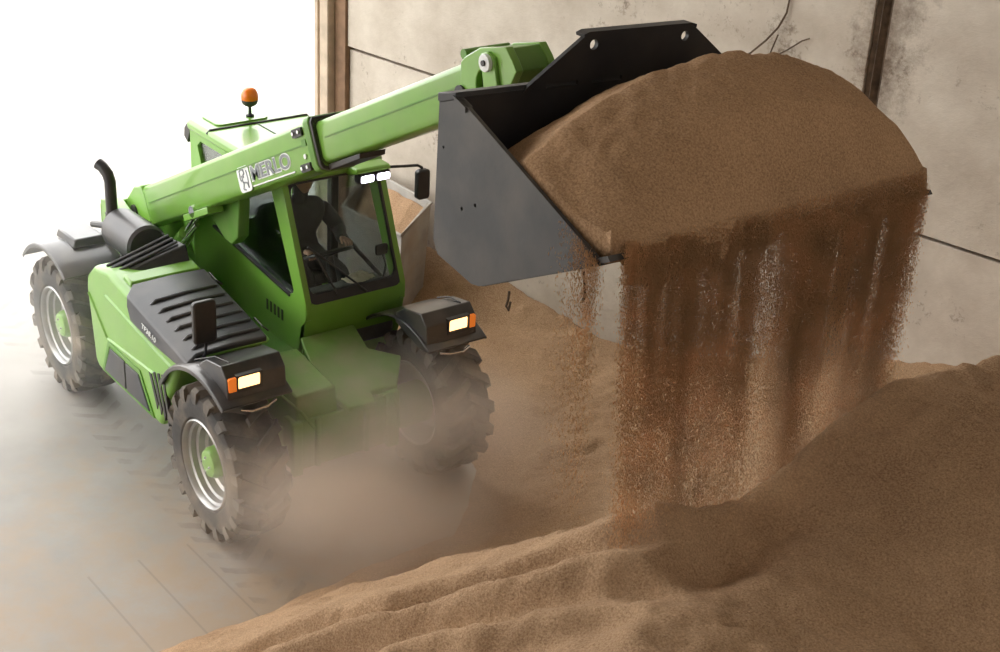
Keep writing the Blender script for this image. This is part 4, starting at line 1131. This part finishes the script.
fo = bpy.data.objects.new('falling_meal', fme); C.objects.link(fo)
tag(fo, 'curtain of brown meal falling from the bucket lip onto the heap', 'falling meal', kind='stuff')

# ------------------------------------------------------------------ dry roots on the wall above the load
def on_wall(pts): return [WM @ Vector((u, y, z)) for u, y, z in pts]
stalk('dry_root', on_wall([(4.80, -0.03, 3.19), (4.90, -0.05, 3.25), (5.03, -0.05, 3.38), (5.12, -0.04, 3.50), (5.165, -0.02, 3.62), (5.175, -0.01, 3.80)]), 0.008, 'longest dark root curving up the wall above the load', 'dry root')
stalk('dry_root', on_wall([(5.04, -0.02, 3.20), (5.09, -0.04, 3.33), (5.12, -0.03, 3.44)]), 0.006, 'short upright dark root between two longer roots above the load', 'dry root')
stalk('dry_root', on_wall([(5.08, -0.02, 3.25), (5.22, -0.04, 3.34), (5.34, -0.03, 3.44), (5.40, -0.02, 3.47)]), 0.006, 'thin root slanting low to the right over the load', 'dry root')

# ------------------------------------------------------------------ airborne dust
def dust_obj(name, loc, size, color, dens, nscale, label, stretch=(1, 1, 1), soft=0.9, seed=0.0):
    mb = bmesh.new(); bmesh.ops.create_icosphere(mb, subdivisions=3, radius=1.0)
    me = bpy.data.meshes.new(name); mb.to_mesh(me); mb.free()
    m = bpy.data.materials.new(name + '_haze'); m.use_nodes = True; nt = m.node_tree; L = nt.links
    nt.nodes.remove(nt.nodes['Principled BSDF'])
    pv = N(nt, 'ShaderNodeVolumePrincipled'); pv.inputs['Color'].default_value = color + (1,); pv.inputs['Anisotropy'].default_value = 0.1
    L.new(pv.outputs[0], nt.nodes['Material Output'].inputs['Volume'])
    tc = N(nt, 'ShaderNodeTexCoord')
    ln_ = N(nt, 'ShaderNodeVectorMath', operation='LENGTH'); L.new(tc.outputs['Object'], ln_.inputs[0])
    fo_ = N(nt, 'ShaderNodeMapRange'); fo_.interpolation_type = 'SMOOTHSTEP'; fo_.inputs['From Min'].default_value = 0.98; fo_.inputs['From Max'].default_value = 0.98-soft
    L.new(ln_.outputs['Value'], fo_.inputs['Value'])
    mp = N(nt, 'ShaderNodeMapping'); mp.inputs['Scale'].default_value = stretch; mp.inputs['Location'].default_value = (seed, seed*0.7, 0)
    L.new(tc.outputs['Object'], mp.inputs['Vector'])
    no = N(nt, 'ShaderNodeTexNoise'); no.inputs['Scale'].default_value = nscale; no.inputs['Detail'].default_value = 4
    L.new(mp.outputs[0], no.inputs['Vector'])
    mr = N(nt, 'ShaderNodeMapRange'); mr.inputs['From Min'].default_value = 0.35; mr.inputs['From Max'].default_value = 0.7
    L.new(no.outputs['Fac'], mr.inputs['Value'])
    m1 = N(nt, 'ShaderNodeMath', operation='MULTIPLY'); L.new(fo_.outputs[0], m1.inputs[0]); L.new(mr.outputs[0], m1.inputs[1])
    m2 = N(nt, 'ShaderNodeMath', operation='MULTIPLY'); L.new(m1.outputs[0], m2.inputs[0]); m2.inputs[1].default_value = dens
    L.new(m2.outputs[0], pv.inputs['Density'])
    me.materials.append(m)
    o = bpy.data.objects.new(name, me); C.objects.link(o); o.location = loc; o.scale = size
    tag(o, label, 'dust', kind='stuff')
    return o
dust_obj('dust_cloud', (2.20, -0.15, 0.70), (1.45, 1.75, 0.95), (0.95, 0.84, 0.73), 2.0, 1.3, 'brownish dust cloud hanging round the front wheels above the floor', soft=0.8)
dust_obj('dust_cloud', (5.68, -0.14, 2.62), (0.36, 1.20, 0.75), (0.992, 0.83, 0.61), 3.2, 3.0, 'orange dust hanging in the curtain of falling meal', stretch=(1, 1.6, 0.35), soft=0.7, seed=4.0)
dust_obj('dust_cloud', (-1.6, -1.6, 0.9), (2.6, 2.4, 1.3), (0.97, 0.95, 0.92), 0.22, 0.9, 'thin pale haze drifting in the daylight round the rear wheel', soft=0.95, seed=2.0)
